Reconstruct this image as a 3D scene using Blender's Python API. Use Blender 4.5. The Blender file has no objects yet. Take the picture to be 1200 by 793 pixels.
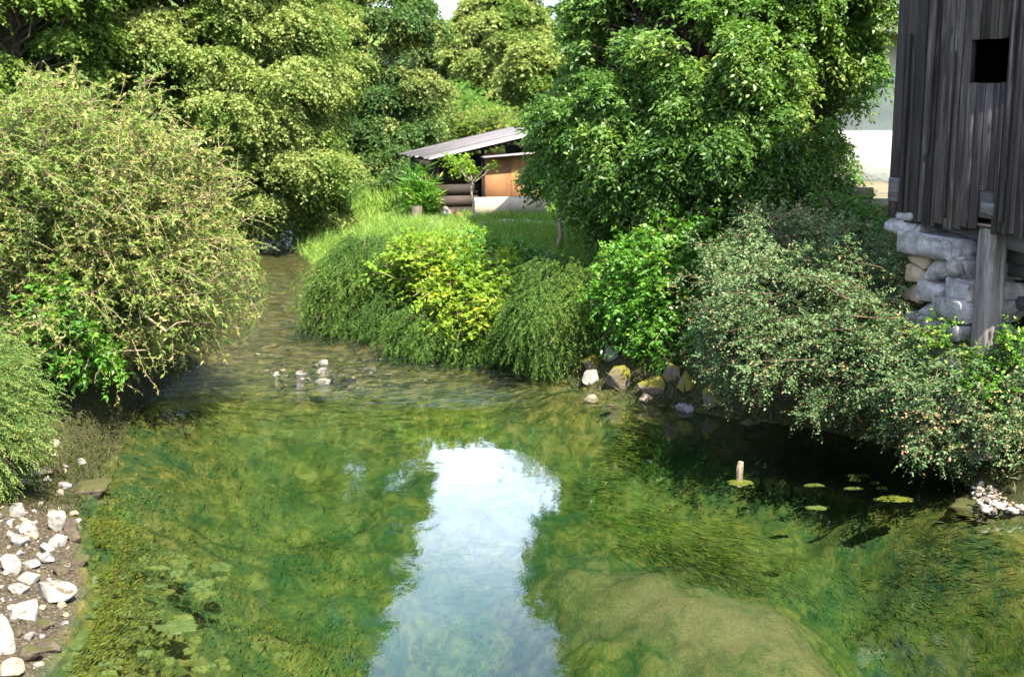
import bpy, math, random
import numpy as np
from mathutils import Vector, Matrix

# ------------------------------------------------------------------ camera, sky, sun
S = bpy.context.scene
C = S.collection
R = math.radians
PITCH, FOC, CAMZ = R(10.8), 1500.0, 4.0           # FOC in pixels of the 1200 x 793 photograph
cd = bpy.data.cameras.new('camera')
cam = bpy.data.objects.new('camera', cd)
C.objects.link(cam)
cam.location = (0, 0, CAMZ)
cam.rotation_euler = (R(90) - PITCH, 0, 0)
cd.sensor_width = 36
cd.lens = 36 * FOC / 1200
cd.clip_start, cd.clip_end = 0.1, 3000
cd.dof.use_dof = True
cd.dof.focus_distance = 13.5
cd.dof.aperture_fstop = 2.5
S.camera = cam

SUN_EL, SUN_AZ = R(54), math.atan2(0.45, -0.89)   # azimuth measured from +Y towards +X
sun_dir = Vector((math.sin(SUN_AZ) * math.cos(SUN_EL), math.cos(SUN_AZ) * math.cos(SUN_EL), math.sin(SUN_EL)))
sd = bpy.data.lights.new('sun', 'SUN')
sd.energy = 5.0
sd.angle = R(0.53)
sd.color = (1.0, 0.94, 0.82)
sun = bpy.data.objects.new('sun', sd)
C.objects.link(sun)
sun.rotation_euler = sun_dir.to_track_quat('Z', 'Y').to_euler()
sun.location = (10, -10, 30)

W = bpy.data.worlds.new("World")
S.world = W
W.use_nodes = True
nt = W.node_tree
nt.nodes.clear()
wo = nt.nodes.new('ShaderNodeOutputWorld')
bg = nt.nodes.new('ShaderNodeBackground')
bg.inputs['Strength'].default_value = 0.11
sky = nt.nodes.new('ShaderNodeTexSky')
sky.sky_type = 'NISHITA'
sky.sun_disc = False
sky.ozone_density = 3.0
sky.sun_elevation = SUN_EL
sky.sun_rotation = SUN_AZ
tc = nt.nodes.new('ShaderNodeTexCoord')
mp = nt.nodes.new('ShaderNodeMapping')
mp.inputs['Scale'].default_value = (1.0, 1.0, 2.2)
cn = nt.nodes.new('ShaderNodeTexNoise')
cn.inputs['Scale'].default_value = 2.3
cn.inputs['Detail'].default_value = 6
cn.inputs['Roughness'].default_value = 0.55
cr = nt.nodes.new('ShaderNodeValToRGB')
cr.color_ramp.elements[0].position = 0.40
cr.color_ramp.elements[1].position = 0.70
cmx = nt.nodes.new('ShaderNodeMix')
cmx.data_type = 'RGBA'
cmx.inputs[7].default_value = (13.0, 14.4, 18.0, 1)      # sunlit cloud
nt.links.new(tc.outputs['Generated'], mp.inputs['Vector'])
nt.links.new(mp.outputs['Vector'], cn.inputs['Vector'])
nt.links.new(cn.outputs['Fac'], cr.inputs['Fac'])
sep = nt.nodes.new('ShaderNodeSeparateXYZ')
nt.links.new(tc.outputs['Generated'], sep.inputs[0])
el = nt.nodes.new('ShaderNodeMapRange')                   # the cloud bank thins out higher up
el.inputs['From Min'].default_value = 0.22
el.inputs['From Max'].default_value = 0.42
el.inputs['To Min'].default_value = 1.0
el.inputs['To Max'].default_value = 0.18
nt.links.new(sep.outputs[2], el.inputs['Value'])
cml = nt.nodes.new('ShaderNodeMath')
cml.operation = 'MULTIPLY'
nt.links.new(cr.outputs['Color'], cml.inputs[0])
nt.links.new(el.outputs[0], cml.inputs[1])
nt.links.new(cml.outputs[0], cmx.inputs[0])
nt.links.new(sky.outputs['Color'], cmx.inputs[6])
nt.links.new(cmx.outputs[2], bg.inputs['Color'])
nt.links.new(bg.outputs['Background'], wo.inputs['Surface'])

S.view_settings.view_transform = 'Standard'
S.view_settings.look = 'None'
S.view_settings.gamma = 1.0
S.view_settings.exposure = 2.4
S.view_settings.use_curve_mapping = False
S.render.engine = 'CYCLES'
cy = S.cycles
cy.max_bounces = 7
cy.diffuse_bounces = 3
cy.glossy_bounces = 3
cy.transmission_bounces = 4
cy.transparent_max_bounces = 8
cy.volume_bounces = 0
cy.caustics_reflective = False
cy.caustics_refractive = False
cy.sample_clamp_indirect = 8
cy.use_adaptive_sampling = False
cy.use_denoising = True

# ------------------------------------------------------------------ maths helpers
RNG = np.random.default_rng(7)

def ray(u, v):
    sp, cp = math.sin(PITCH), math.cos(PITCH)
    a, b = u - 600.0, 396.5 - v
    return np.array([a, FOC * cp + b * sp, -FOC * sp + b * cp])

def at_y(u, v, y):
    r = ray(u, v)
    return np.array([0, 0, CAMZ]) + r * (y / r[1])

def at_z(u, v, z=0.0):
    r = ray(u, v)
    return np.array([0, 0, CAMZ]) + r * ((z - CAMZ) / r[2])

def norm(a):
    return a / (np.linalg.norm(a, axis=-1, keepdims=True) + 1e-9)

def smooth(a, b, x):
    t = np.clip((x - a) / (b - a), 0, 1)
    return t * t * (3 - 2 * t)

def _hash(ix, iy, iz, seed):
    h = (ix * 374761393 + iy * 668265263 + iz * 2147483647 + seed * 1274126177) & 0xffffffff
    h = ((h ^ (h >> 13)) * 1274126177) & 0xffffffff
    h = h ^ (h >> 16)
    return (h & 0xffffff) / float(0xffffff)

def vnoise(p, seed=0):
    p = np.asarray(p, dtype=np.float64)
    i = np.floor(p).astype(np.int64)
    f = p - i
    f = f * f * (3 - 2 * f)
    out = 0
    for dx in (0, 1):
        for dy in (0, 1):
            for dz in (0, 1):
                w = (f[:, 0] if dx else 1 - f[:, 0]) * (f[:, 1] if dy else 1 - f[:, 1]) * (f[:, 2] if dz else 1 - f[:, 2])
                out = out + w * _hash(i[:, 0] + dx, i[:, 1] + dy, i[:, 2] + dz, seed)
    return out

def fbm(p, seed=0, octv=4):
    p = np.asarray(p, dtype=np.float64)
    s, a, t = 0, 0.5, 0
    for k in range(octv):
        s = s + a * vnoise(p * (2 ** k) + 17.3 * k, seed + k)
        t += a
        a *= 0.5
    return s / t

# ------------------------------------------------------------------ object helpers
def tag(o, label=None, cat=None, group=None, kind=None):
    if label: o['label'] = label
    if cat: o['category'] = cat
    if group: o['group'] = group
    if kind: o['kind'] = kind
    return o

def empty(name, loc, rz=0.0):
    o = bpy.data.objects.new(name, None)
    C.objects.link(o)
    o.location = tuple(float(a) for a in loc)
    o.rotation_euler = (0, 0, rz)
    return o

def np_obj(name, V, F, mat, parent=None, fattr=None, smooth_shade=False, vattr=None, loc=None):
    """one mesh object from arrays; V is in world space unless the parent is given a local frame"""
    V = np.asarray(V, dtype=np.float32)
    F = np.asarray(F, dtype=np.int32)
    me = bpy.data.meshes.new(name)
    n, k = F.shape
    me.vertices.add(len(V))
    me.vertices.foreach_set('co', V.ravel())
    me.loops.add(n * k)
    me.loops.foreach_set('vertex_index', F.ravel())
    me.polygons.add(n)
    me.polygons.foreach_set('loop_start', np.arange(0, n * k, k, dtype=np.int32))
    if smooth_shade:
        me.polygons.foreach_set('use_smooth', np.ones(n, dtype=bool))
    for a, val in (fattr or {}).items():
        at = me.attributes.new(a, 'FLOAT', 'FACE')
        at.data.foreach_set('value', np.asarray(val, dtype=np.float32))
    for a, val in (vattr or {}).items():
        at = me.attributes.new(a, 'FLOAT', 'POINT')
        at.data.foreach_set('value', np.asarray(val, dtype=np.float32))
    me.update(calc_edges=True)
    if mat: me.materials.append(mat)
    o = bpy.data.objects.new(name, me)
    C.objects.link(o)
    if parent is not None:
        o.parent = parent
    if loc is not None:
        o.location = tuple(float(a) for a in loc)
    return o

class MB:
    """collects boxes and other solids for ONE mesh"""
    def __init__(s):
        s.v, s.f, s.a = [], [], []
    def add(s, V, F, a=0.5):
        b = len(s.v)
        s.v += [tuple(p) for p in V]
        s.f += [tuple(i + b for i in q) for q in F]
        s.a += [a] * len(F)
    def box(s, lo, hi, rot=0.0, jit=0.0, a=None, rng=random, axis='Y'):
        x0, y0, z0 = lo
        x1, y1, z1 = hi
        P = [(x0, y0, z0), (x1, y0, z0), (x1, y1, z0), (x0, y1, z0), (x0, y0, z1), (x1, y0, z1), (x1, y1, z1), (x0, y1, z1)]
        if rot:
            c = Vector(((x0 + x1) / 2, (y0 + y1) / 2, (z0 + z1) / 2))
            m = Matrix.Rotation(rot, 3, axis)
            P = [tuple(c + m @ (Vector(p) - c)) for p in P]
        if jit:
            P = [tuple(q + rng.uniform(-jit, jit) for q in p) for p in P]
        s.add(P, [(0, 3, 2, 1), (4, 5, 6, 7), (0, 1, 5, 4), (1, 2, 6, 5), (2, 3, 7, 6), (3, 0, 4, 7)], rng.random() if a is None else a)
    def beam(s, p0, p1, w, h, a=None, jit=0.0, up=(0, 0, 1)):
        p0, p1 = Vector(p0), Vector(p1)
        d = (p1 - p0).normalized()
        u = Vector(up)
        sd_ = d.cross(u).normalized()
        u = sd_.cross(d).normalized()
        P = []
        for p in (p0, p1):
            for (i, j) in ((-1, -1), (1, -1), (1, 1), (-1, 1)):
                q = p + sd_ * (i * w / 2) + u * (j * h / 2)
                P.append(tuple(c + random.uniform(-jit, jit) for c in q))
        s.add(P, [(0, 1, 2, 3), (7, 6, 5, 4), (0, 4, 5, 1), (1, 5, 6, 2), (2, 6, 7, 3), (3, 7, 4, 0)], random.random() if a is None else a)
    def build(s, name, mat, parent=None, bevel=0.0):
        V = np.array(s.v)
        if all(len(q) == 4 for q in s.f):
            o = np_obj(name, V, np.array(s.f), mat, parent, {'v': s.a})
        else:
            me = bpy.data.meshes.new(name)
            me.from_pydata(s.v, [], s.f)
            at = me.attributes.new('v', 'FLOAT', 'FACE')
            at.data.foreach_set('value', np.array(s.a, dtype=np.float32))
            me.materials.append(mat)
            o = bpy.data.objects.new(name, me)
            C.objects.link(o)
            if parent is not None: o.parent = parent
        # outward normals
        import bmesh
        bm = bmesh.new()
        bm.from_mesh(o.data)
        bmesh.ops.recalc_face_normals(bm, faces=bm.faces)
        bm.to_mesh(o.data)
        bm.free()
        if bevel:
            m = o.modifiers.new('bevel', 'BEVEL')
            m.width = bevel
            m.segments = 1
            m.limit_method = 'ANGLE'
        return o

# ------------------------------------------------------------------ materials
class NT:
    def __init__(s, name):
        s.m = bpy.data.materials.new(name)
        s.m.use_nodes = True
        s.t = s.m.node_tree
        s.t.nodes.clear()
        s.out = s.n('OutputMaterial')
    def n(s, typ, **kw):
        nd = s.t.nodes.new('ShaderNode' + typ)
        for k, v in kw.items():
            setattr(nd, k, v)
        return nd
    def l(s, a, b):
        s.t.links.new(a, b)
    def attr(s, name):
        return s.n('Attribute', attribute_name=name).outputs['Fac']
    def noise(s, scale, detail=3, rough=0.5, vec=None, dist=0.0):
        nd = s.n('TexNoise')
        nd.inputs['Scale'].default_value = scale
        nd.inputs['Detail'].default_value = detail
        nd.inputs['Roughness'].default_value = rough
        nd.inputs['Distortion'].default_value = dist
        if vec is not None: s.l(vec, nd.inputs['Vector'])
        return nd.outputs['Fac']
    def mapping(s, scale=(1, 1, 1), rot=(0, 0, 0)):
        c = s.n('TexCoord')
        m = s.n('Mapping')
        m.inputs['Scale'].default_value = scale
        m.inputs['Rotation'].default_value = rot
        s.l(c.outputs['Object'], m.inputs['Vector'])
        return m.outputs['Vector']
    def ramp(s, fac, *stops):
        r = s.n('ValToRGB')
        e = r.color_ramp.elements
        while len(e) < len(stops): e.new(0.5)
        for el, (p, c) in zip(e, stops):
            el.position = p
            el.color = (*c, 1) if len(c) == 3 else c
        s.l(fac, r.inputs['Fac'])
        return r.outputs['Color']
    def mix(s, fac, a, b, blend='MIX'):
        m = s.n('Mix', data_type='RGBA', blend_type=blend)
        for sock, val in ((m.inputs[0], fac), (m.inputs[6], a), (m.inputs[7], b)):
            if hasattr(val, 'default_value') or hasattr(val, 'is_output'): s.l(val, sock)
            elif isinstance(val, (int, float)): sock.default_value = val
            else: sock.default_value = (*val, 1)
        return m.outputs[2]
    def math(s, op, a, b=0.0, clamp=False):
        m = s.n('Math', operation=op, use_clamp=clamp)
        for sock, val in ((m.inputs[0], a), (m.inputs[1], b)):
            if isinstance(val, (int, float)): sock.default_value = val
            else: s.l(val, sock)
        return m.outputs[0]
    def bump(s, h, strength=0.5, dist=0.02):
        b = s.n('Bump')
        b.inputs['Strength'].default_value = strength
        b.inputs['Distance'].default_value = dist
        s.l(h, b.inputs['Height'])
        return b.outputs['Normal']
    def principled(s, col, rough=0.7, spec=0.3, normal=None):
        p = s.n('BsdfPrincipled')
        if isinstance(col, tuple): p.inputs['Base Color'].default_value = (*col, 1)
        else: s.l(col, p.inputs['Base Color'])
        if isinstance(rough, (int, float)): p.inputs['Roughness'].default_value = rough
        else: s.l(rough, p.inputs['Roughness'])
        p.inputs['Specular IOR Level'].default_value = spec
        if normal is not None: s.l(normal, p.inputs['Normal'])
        return p
    def finish(s, shader):
        s.l(shader, s.out.inputs['Surface'])
        return s.m

def leaf_mat(name, dark, light, tip=(0.2, 0.15, 0.05), trans=0.35, rough=0.55, spec=0.18, tcol=None):
    k = NT(name)
    base = k.ramp(k.attr('v'), (0.0, dark), (1.0, light))
    base = k.mix(k.attr('t'), base, tip)
    p = k.principled(base, rough, spec)
    tr = k.n('BsdfTranslucent')
    k.l(k.mix(1.0, base, tcol or (1.35, 1.45, 0.7), 'MULTIPLY'), tr.inputs['Color'])
    mx = k.n('MixShader')
    mx.inputs[0].default_value = trans
    k.l(p.outputs[0], mx.inputs[1])
    k.l(tr.outputs[0], mx.inputs[2])
    return k.finish(mx.outputs[0])

def bark_mat(name, a, b, scale=(14, 14, 3)):
    k = NT(name)
    n = k.noise(1.0, 5, 0.65, k.mapping(scale))
    return k.finish(k.principled(k.ramp(n, (0.3, a), (0.7, b)), 0.85, 0.15, k.bump(n, 0.6, 0.02)).outputs[0])

def wood_mat(name, cols, grain=(16, 16, 0.9), knots=True, rough=0.8):
    """weathered sawn boards; the grain runs along local Z (or whatever axis has the small scale)"""
    k = NT(name)
    v = k.attr('v')
    c = k.n('TexCoord')
    off = k.n('CombineXYZ')
    k.l(k.math('MULTIPLY', v, 37.0), off.inputs[0])
    k.l(k.math('MULTIPLY', v, 91.0), off.inputs[2])
    ad = k.n('VectorMath', operation='ADD')
    k.l(c.outputs['Object'], ad.inputs[0])
    k.l(off.outputs[0], ad.inputs[1])
    m = k.n('Mapping')
    m.inputs['Scale'].default_value = grain
    k.l(ad.outputs[0], m.inputs['Vector'])
    g = k.noise(1.6, 8, 0.7, m.outputs[0], 0.6)
    m2 = k.n('Mapping')
    m2.inputs['Scale'].default_value = tuple(max(0.5, q * 0.14) for q in grain)
    k.l(ad.outputs[0], m2.inputs['Vector'])
    g2 = k.noise(1.5, 4, 0.6, m2.outputs[0])
    base = k.ramp(g, (0.25, cols[0]), (0.5, cols[1]), (0.75, cols[2]))
    pale = k.ramp(g2, (0.42, (0, 0, 0)), (0.72, (1, 1, 1)))
    base = k.mix(pale, base, cols[3])
    tone = k.ramp(v, (0.0, (0.35, 0.33, 0.33)), (0.5, (0.85, 0.83, 0.82)), (0.8, (1.3, 1.27, 1.25)), (1.0, (2.0, 1.95, 1.9)))
    base = k.mix(1.0, base, tone, 'MULTIPLY')
    h = g
    if knots:
        vo = k.n('TexVoronoi', feature='F1')
        vo.inputs['Scale'].default_value = 1.0
        m3 = k.n('Mapping')
        m3.inputs['Scale'].default_value = (7, 7, 2.2)
        k.l(ad.outputs[0], m3.inputs['Vector'])
        k.l(m3.outputs[0], vo.inputs['Vector'])
        kn = k.ramp(vo.outputs['Distance'], (0.07, (1, 1, 1)), (0.16, (0, 0, 0)))
        base = k.mix(kn, base, (0.012, 0.010, 0.010))
    return k.finish(k.principled(base, rough, 0.2, k.bump(h, 0.7, 0.012)).outputs[0])

def stone_mat(name, a, b, moss=None, moss_amt=0.5, scale=5.0):
    k = NT(name)
    n = k.noise(scale, 8, 0.65, k.mapping())
    n2 = k.noise(scale * 5, 4, 0.6, k.mapping())
    c = k.ramp(n, (0.3, a), (0.68, b))
    c = k.mix(k.ramp(n2, (0.35, (0.75,) * 3), (0.7, (1.1,) * 3)), (0, 0, 0), c, 'MIX')
    if moss:
        ge = k.n('NewGeometry')
        sx = k.n('SeparateXYZ')
        k.l(ge.outputs['Normal'], sx.inputs[0])
        mm = k.math('ADD', k.math('MULTIPLY', sx.outputs['Z'], 0.35), k.noise(scale * 0.8, 5, 0.6, k.mapping()))
        f = k.ramp(mm, (0.95 - moss_amt * 0.6, (0, 0, 0)), (1.05 - moss_amt * 0.6, (1, 1, 1)))
        c = k.mix(f, c, moss)
    return k.finish(k.principled(c, 0.85, 0.25, k.bump(n2, 0.5, 0.02)).outputs[0])

M = {}
M['linden'] = leaf_mat('linden_leaf', (0.045, 0.088, 0.014), (0.115, 0.172, 0.030), (0.22, 0.25, 0.075), 0.36)
M['linden_green'] = leaf_mat('green_linden_leaf', (0.024, 0.058, 0.016), (0.066, 0.118, 0.028), (0.21, 0.225, 0.065), 0.30)
M['far_dark'] = leaf_mat('far_dark_leaf', (0.020, 0.045, 0.020), (0.050, 0.095, 0.034), (0.12, 0.15, 0.05), 0.28)
M['willow'] = leaf_mat('pale_shrub_leaf', (0.07, 0.15, 0.028), (0.15, 0.26, 0.055), (0.3, 0.2, 0.08), 0.4)
M['plum'] = leaf_mat('plum_leaf', (0.028, 0.072, 0.012), (0.098, 0.180, 0.030), (0.18, 0.23, 0.045), 0.38, 0.45, 0.35)
M['left_bush'] = leaf_mat('spirea_leaf', (0.058, 0.112, 0.020), (0.170, 0.230, 0.044), (0.26, 0.21, 0.075), 0.38)
M['cotoneaster'] = leaf_mat('cotoneaster_leaf', (0.036, 0.072, 0.024), (0.112, 0.165, 0.064), (0.30, 0.17, 0.085), 0.26, 0.5, 0.25)
M['bright'] = leaf_mat('bright_shrub_leaf', (0.030, 0.098, 0.010), (0.100, 0.230, 0.022), (0.22, 0.28, 0.03), 0.38, 0.4, 0.4)
M['yellow'] = leaf_mat('golden_shrub_leaf', (0.070, 0.150, 0.014), (0.205, 0.280, 0.028), (0.34, 0.34, 0.03), 0.40)
M['juniper'] = leaf_mat('juniper_needle', (0.020, 0.050, 0.008), (0.074, 0.140, 0.020), (0.14, 0.19, 0.03), 0.28)
M['juniper_pale'] = leaf_mat('pale_juniper_needle', (0.050, 0.095, 0.020), (0.135, 0.20, 0.045), (0.2, 0.22, 0.06), 0.28)
M['grass'] = leaf_mat('grass_blade', (0.075, 0.160, 0.022), (0.19, 0.29, 0.050), (0.26, 0.25, 0.08), 0.38)
M['sedge'] = leaf_mat('dark_sedge_blade', (0.015, 0.05, 0.008), (0.05, 0.11, 0.018), (0.2, 0.16, 0.05), 0.3)
M['moss'] = leaf_mat('moss_tuft', (0.012, 0.017, 0.003), (0.040, 0.050, 0.008), (0.06, 0.05, 0.014), 0.2)
M['weed'] = leaf_mat('water_weed', (0.022, 0.036, 0.006), (0.070, 0.078, 0.012), (0.13, 0.14, 0.016), 0.2)
M['weed_dark'] = leaf_mat('deep_water_weed', (0.006, 0.024, 0.009), (0.020, 0.050, 0.014), (0.05, 0.06, 0.012), 0.2)
M['algae'] = leaf_mat('floating_algae', (0.026, 0.044, 0.008), (0.056, 0.080, 0.022), (0.085, 0.092, 0.010), 0.1, 0.6, 0.2)
M['bark'] = bark_mat('grey_bark', (0.045, 0.037, 0.028), (0.15, 0.125, 0.095))
M['bark_pale'] = bark_mat('pale_bark', (0.15, 0.12, 0.09), (0.36, 0.31, 0.24))
M['stem'] = bark_mat('brown_stem', (0.13, 0.085, 0.05), (0.36, 0.26, 0.17))
M['stem_red'] = bark_mat('reddish_stem', (0.05, 0.030, 0.02), (0.15, 0.09, 0.06))
M['stem_dark'] = bark_mat('dark_stem', (0.03, 0.022, 0.016), (0.10, 0.075, 0.05))
M['barn_wood'] = wood_mat('weathered_barn_board', [(0.003, 0.0024, 0.0024), (0.019, 0.0148, 0.0138), (0.110, 0.093, 0.088), (0.046, 0.036, 0.033)])
M['beam_wood'] = wood_mat('weathered_beam', [(0.018, 0.016, 0.017), (0.05, 0.047, 0.046), (0.105, 0.098, 0.098), (0.07, 0.064, 0.06)], (0.9, 14, 14), False)
M['post_wood'] = wood_mat('weathered_post', [(0.022, 0.019, 0.017), (0.10, 0.088, 0.078), (0.23, 0.21, 0.19), (0.15, 0.135, 0.122)], (11, 11, 0.8), True)
M['brace_wood'] = wood_mat('orange_brace_wood', [(0.10, 0.05, 0.025), (0.22, 0.12, 0.06), (0.3, 0.17, 0.09), (0.2, 0.12, 0.07)], (10, 10, 1), False)
M['stone_white'] = stone_mat('white_limestone', (0.075, 0.062, 0.045), (0.31, 0.295, 0.26), (0.06, 0.05, 0.026), 0.30)
M['stone_tan'] = stone_mat('tan_stone', (0.11, 0.085, 0.055), (0.28, 0.22, 0.155))
M['stone_grey'] = stone_mat('grey_stone', (0.07, 0.065, 0.06), (0.20, 0.185, 0.17))
M['stone_moss'] = stone_mat('mossy_stone', (0.06, 0.05, 0.035), (0.15, 0.12, 0.085), (0.085, 0.075, 0.008), 0.75)
M['stone_brown'] = stone_mat('brown_stone', (0.025, 0.02, 0.014), (0.09, 0.065, 0.043), (0.03, 0.030, 0.006), 0.45)
M['pier_stone'] = stone_mat('pier_stone', (0.07, 0.064, 0.060), (0.29, 0.265, 0.25), None, 0, 7.0)
M['pier_tan'] = stone_mat('pier_tan_stone', (0.12, 0.085, 0.05), (0.25, 0.19, 0.125), None, 0, 4.0)

# ------------------------------------------------------------------ the ground: one sheet with the stream bed carved into it
LEFT_PX = [(60, 793), (88, 740), (105, 690), (98, 640), (92, 605), (112, 572), (150, 520), (158, 490), (190, 455), (235, 425), (290, 398), (308, 370), (318, 335), (300, 305), (290, 280), (318, 268), (316, 258)]
RIGHT_PX = [(366, 259), (368, 268), (345, 285), (352, 305), (392, 322), (385, 345), (378, 372), (400, 386), (440, 397), (500, 413), (560, 419), (620, 428), (660, 446), (700, 462), (760, 474), (840, 488), (920, 498), (1010, 514), (1090, 540), (1135, 570), (1160, 602), (1210, 618)]
LB = [at_z(u, v)[:2] for u, v in LEFT_PX]
RB = [at_z(u, v)[:2] for u, v in RIGHT_PX]
far_l, far_r = LB[-1], RB[0]
POLY = np.array([(-2.6, -30), (-2.9, 4)] + LB + [(far_l[0] - 3.5, far_l[1] + 8), (-30, 62), (-30, 66), (far_r[0] - 1.5, far_r[1] + 9)] + RB + [(5.6, 10.3), (6.4, 5), (6.4, -30)])

def sdf(x, y):
    """distance to the waterline: positive on land, negative over water"""
    P = np.stack([x, y], -1)
    best = np.full(len(x), 1e9)
    ins = np.zeros(len(x), dtype=bool)
    n = len(POLY)
    for i in range(n):
        a, b = POLY[i], POLY[(i + 1) % n]
        ab = b - a
        t = np.clip(((P - a) @ ab) / (ab @ ab), 0, 1)
        best = np.minimum(best, np.linalg.norm(P - a - t[:, None] * ab, axis=1))
        c = ((a[1] > y) != (b[1] > y)) & (x < (b[0] - a[0]) * (y - a[1]) / (b[1] - a[1] + 1e-12) + a[0])
        ins ^= c
    return np.where(ins, -best, best)

def bank_x(y):
    ys = np.array([-30, 4, 8, 12, 18, 24, 30, 40, 60])
    xs = np.array([1.5, 1.5, 1, 0.3, -1.6, -3.8, -4.8, -6.5, -18])
    return np.interp(y, ys, xs)

def height(x, y, detail=True):
    x, y = np.asarray(x, float), np.asarray(y, float)
    d = sdf(x, y)
    right = x > bank_x(y)
    p = np.stack([x, y, np.zeros_like(x)], -1)
    wob = fbm(p * 0.9, 3) - 0.5
    # left bank: gravel shelf, then a bank
    hl = 0.02 + 0.16 * np.minimum(d, 0.9) + 1.25 * smooth(0.7, 2.3, d) + 0.5 * smooth(2.5, 9, d)
    hl2 = 0.75 * smooth(0.05, 0.9, d) + 0.6 * smooth(0.8, 3, d) + 0.4 * smooth(3, 9, d)
    hl = hl + (hl2 - hl) * smooth(13.2, 15.0, y)
    # right bank: a steep low bank, a flat lawn, higher ground under the house
    hr = 0.85 * smooth(0.0, 0.9, d) + 0.12 * smooth(0.5, 3, d)
    hr = np.where(d > 0, hr + (1.25 * smooth(1.0, 4.2, x) * smooth(0.4, 3.2, d) * (1 - smooth(26, 34, y))), 0)
    low = smooth(24.5, 27, y) * (1 - smooth(33, 38, y)) * smooth(-2.5, -4.5, x)
    hr = hr * (1 - 0.72 * low)
    h = np.where(right, hr, hl)
    h = h + smooth(42, 75, y) * 2.6 + smooth(80, 260, y) * 14 + 10 * smooth(20, 120, np.abs(x))
    h = h + wob * 0.16 * smooth(0.0, 0.8, d)
    # bed
    depth = 0.06 + 0.80 * smooth(0, 2.2, -d) * (1 - smooth(15.5, 19.5, y)) + 0.13 * smooth(0, 0.8, -d)
    sand = np.exp(-((((x - 1.9) * .90 + (y - 10.7) * .43) / .85) ** 2 + (((x - 1.9) * -.43 + (y - 10.7) * .90) / 2.0) ** 2) * 0.8)
    depth = depth - 0.36 * sand
    depth = depth + 0.8 * np.exp(-((x + .45) / .75) ** 2) * smooth(14.5, 11.5, y)
    depth = depth + 0.9 * smooth(2.4, 3.8, x) * smooth(13.2, 11.6, y) * smooth(0.2, 1.4, -d)
    bump = (fbm(p * 1.5, 11) - 0.5) * 0.42 + (fbm(p * 5, 12) - 0.5) * 0.16
    hb = -depth + bump * smooth(0.1, 1.2, -d) * (1 - 0.75 * sand) * (1 - 0.6 * smooth(15.5, 19.5, y))
    hb = np.minimum(hb, -0.015)
    # small gravel island in the riffle
    g = at_z(384, 434)
    isl = np.exp(-(((x - g[0]) / 0.62) ** 2 + ((y - g[1]) / 0.62) ** 2))
    hb = hb + isl * 0.15
    g2 = at_z(335, 399)
    hb = hb + np.exp(-(((x - g2[0]) / 0.4) ** 2 + ((y - g2[1]) / 0.5) ** 2)) * 0.12
    out = np.where(d < 0, hb, h)
    if detail:
        out = out + np.where(d > 0, (fbm(p * 6, 21) - 0.5) * 0.10, 0) * smooth(0, 0.3, np.abs(d))
    return out

def hz(x, y):
    return float(height(np.array([x]), np.array([y]))[0])

def ground_at(u, v, lo=5.0, hi=60.0):
    """first point of the ground or the water along the sight line of a pixel"""
    ys = np.linspace(lo, hi, 700)
    r = ray(u, v)
    P = np.array([0, 0, CAMZ])[None] + r[None] * (ys / r[1])[:, None]
    below = P[:, 2] <= np.maximum(height(P[:, 0], P[:, 1]), 0)
    i = int(np.argmax(below)) if below.any() else len(ys) - 1
    return P[i]

def axis(parts):
    out = []
    for a, b, n in parts:
        out += list(np.linspace(a, b, n, endpoint=False))
    return np.array(out + [parts[-1][1]])

gx = axis([(-900, -120, 8), (-120, -30, 14), (-30, -8, 50), (-8, 8, 210), (8, 30, 44), (30, 120, 14), (120, 900, 8)])
gy = axis([(-300, -10, 8), (-10, 6.5, 30), (6.5, 26, 270), (26, 50, 130), (50, 120, 40), (120, 2000, 20)])
GX, GY = np.meshgrid(gx, gy)
fx, fy = GX.ravel(), GY.ravel()
fz = height(fx, fy)
nx, ny = len(gx), len(gy)
idx = np.arange(nx * ny).reshape(ny, nx)
quads = np.stack([idx[:-1, :-1], idx[:-1, 1:], idx[1:, 1:], idx[1:, :-1]], -1).reshape(-1, 4)
dd = sdf(fx, fy)
pp = np.stack([fx, fy, 0 * fx], -1)
sand_m = np.exp(-((((fx - 1.9) * .90 + (fy - 10.7) * .43) / .95) ** 2 + (((fx - 1.9) * -.43 + (fy - 10.7) * .90) / 2.2) ** 2)) * 1.15 - 1.3 * (fbm(pp * 1.6, 31) - 0.38)
shallow_m = smooth(16.0, 20.0, fy) * (dd < 0.3)
gravel_m = ((fx < bank_x(fy)) * (dd > -0.25) * (dd < 1.7) * (fy < 12.3)).astype(float)
path_m = np.exp(-(((fx - 1.2) / 2.4) ** 2 + ((fy - 30.6) / 0.8) ** 2))
dark_m = ((fx > bank_x(fy)) * (dd > -0.4) * (dd < 1.1) * (fy < 20)).astype(float) + ((fx < bank_x(fy)) * (dd > -0.2) * (dd < 4) * (fy > 12)).astype(float)

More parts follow.
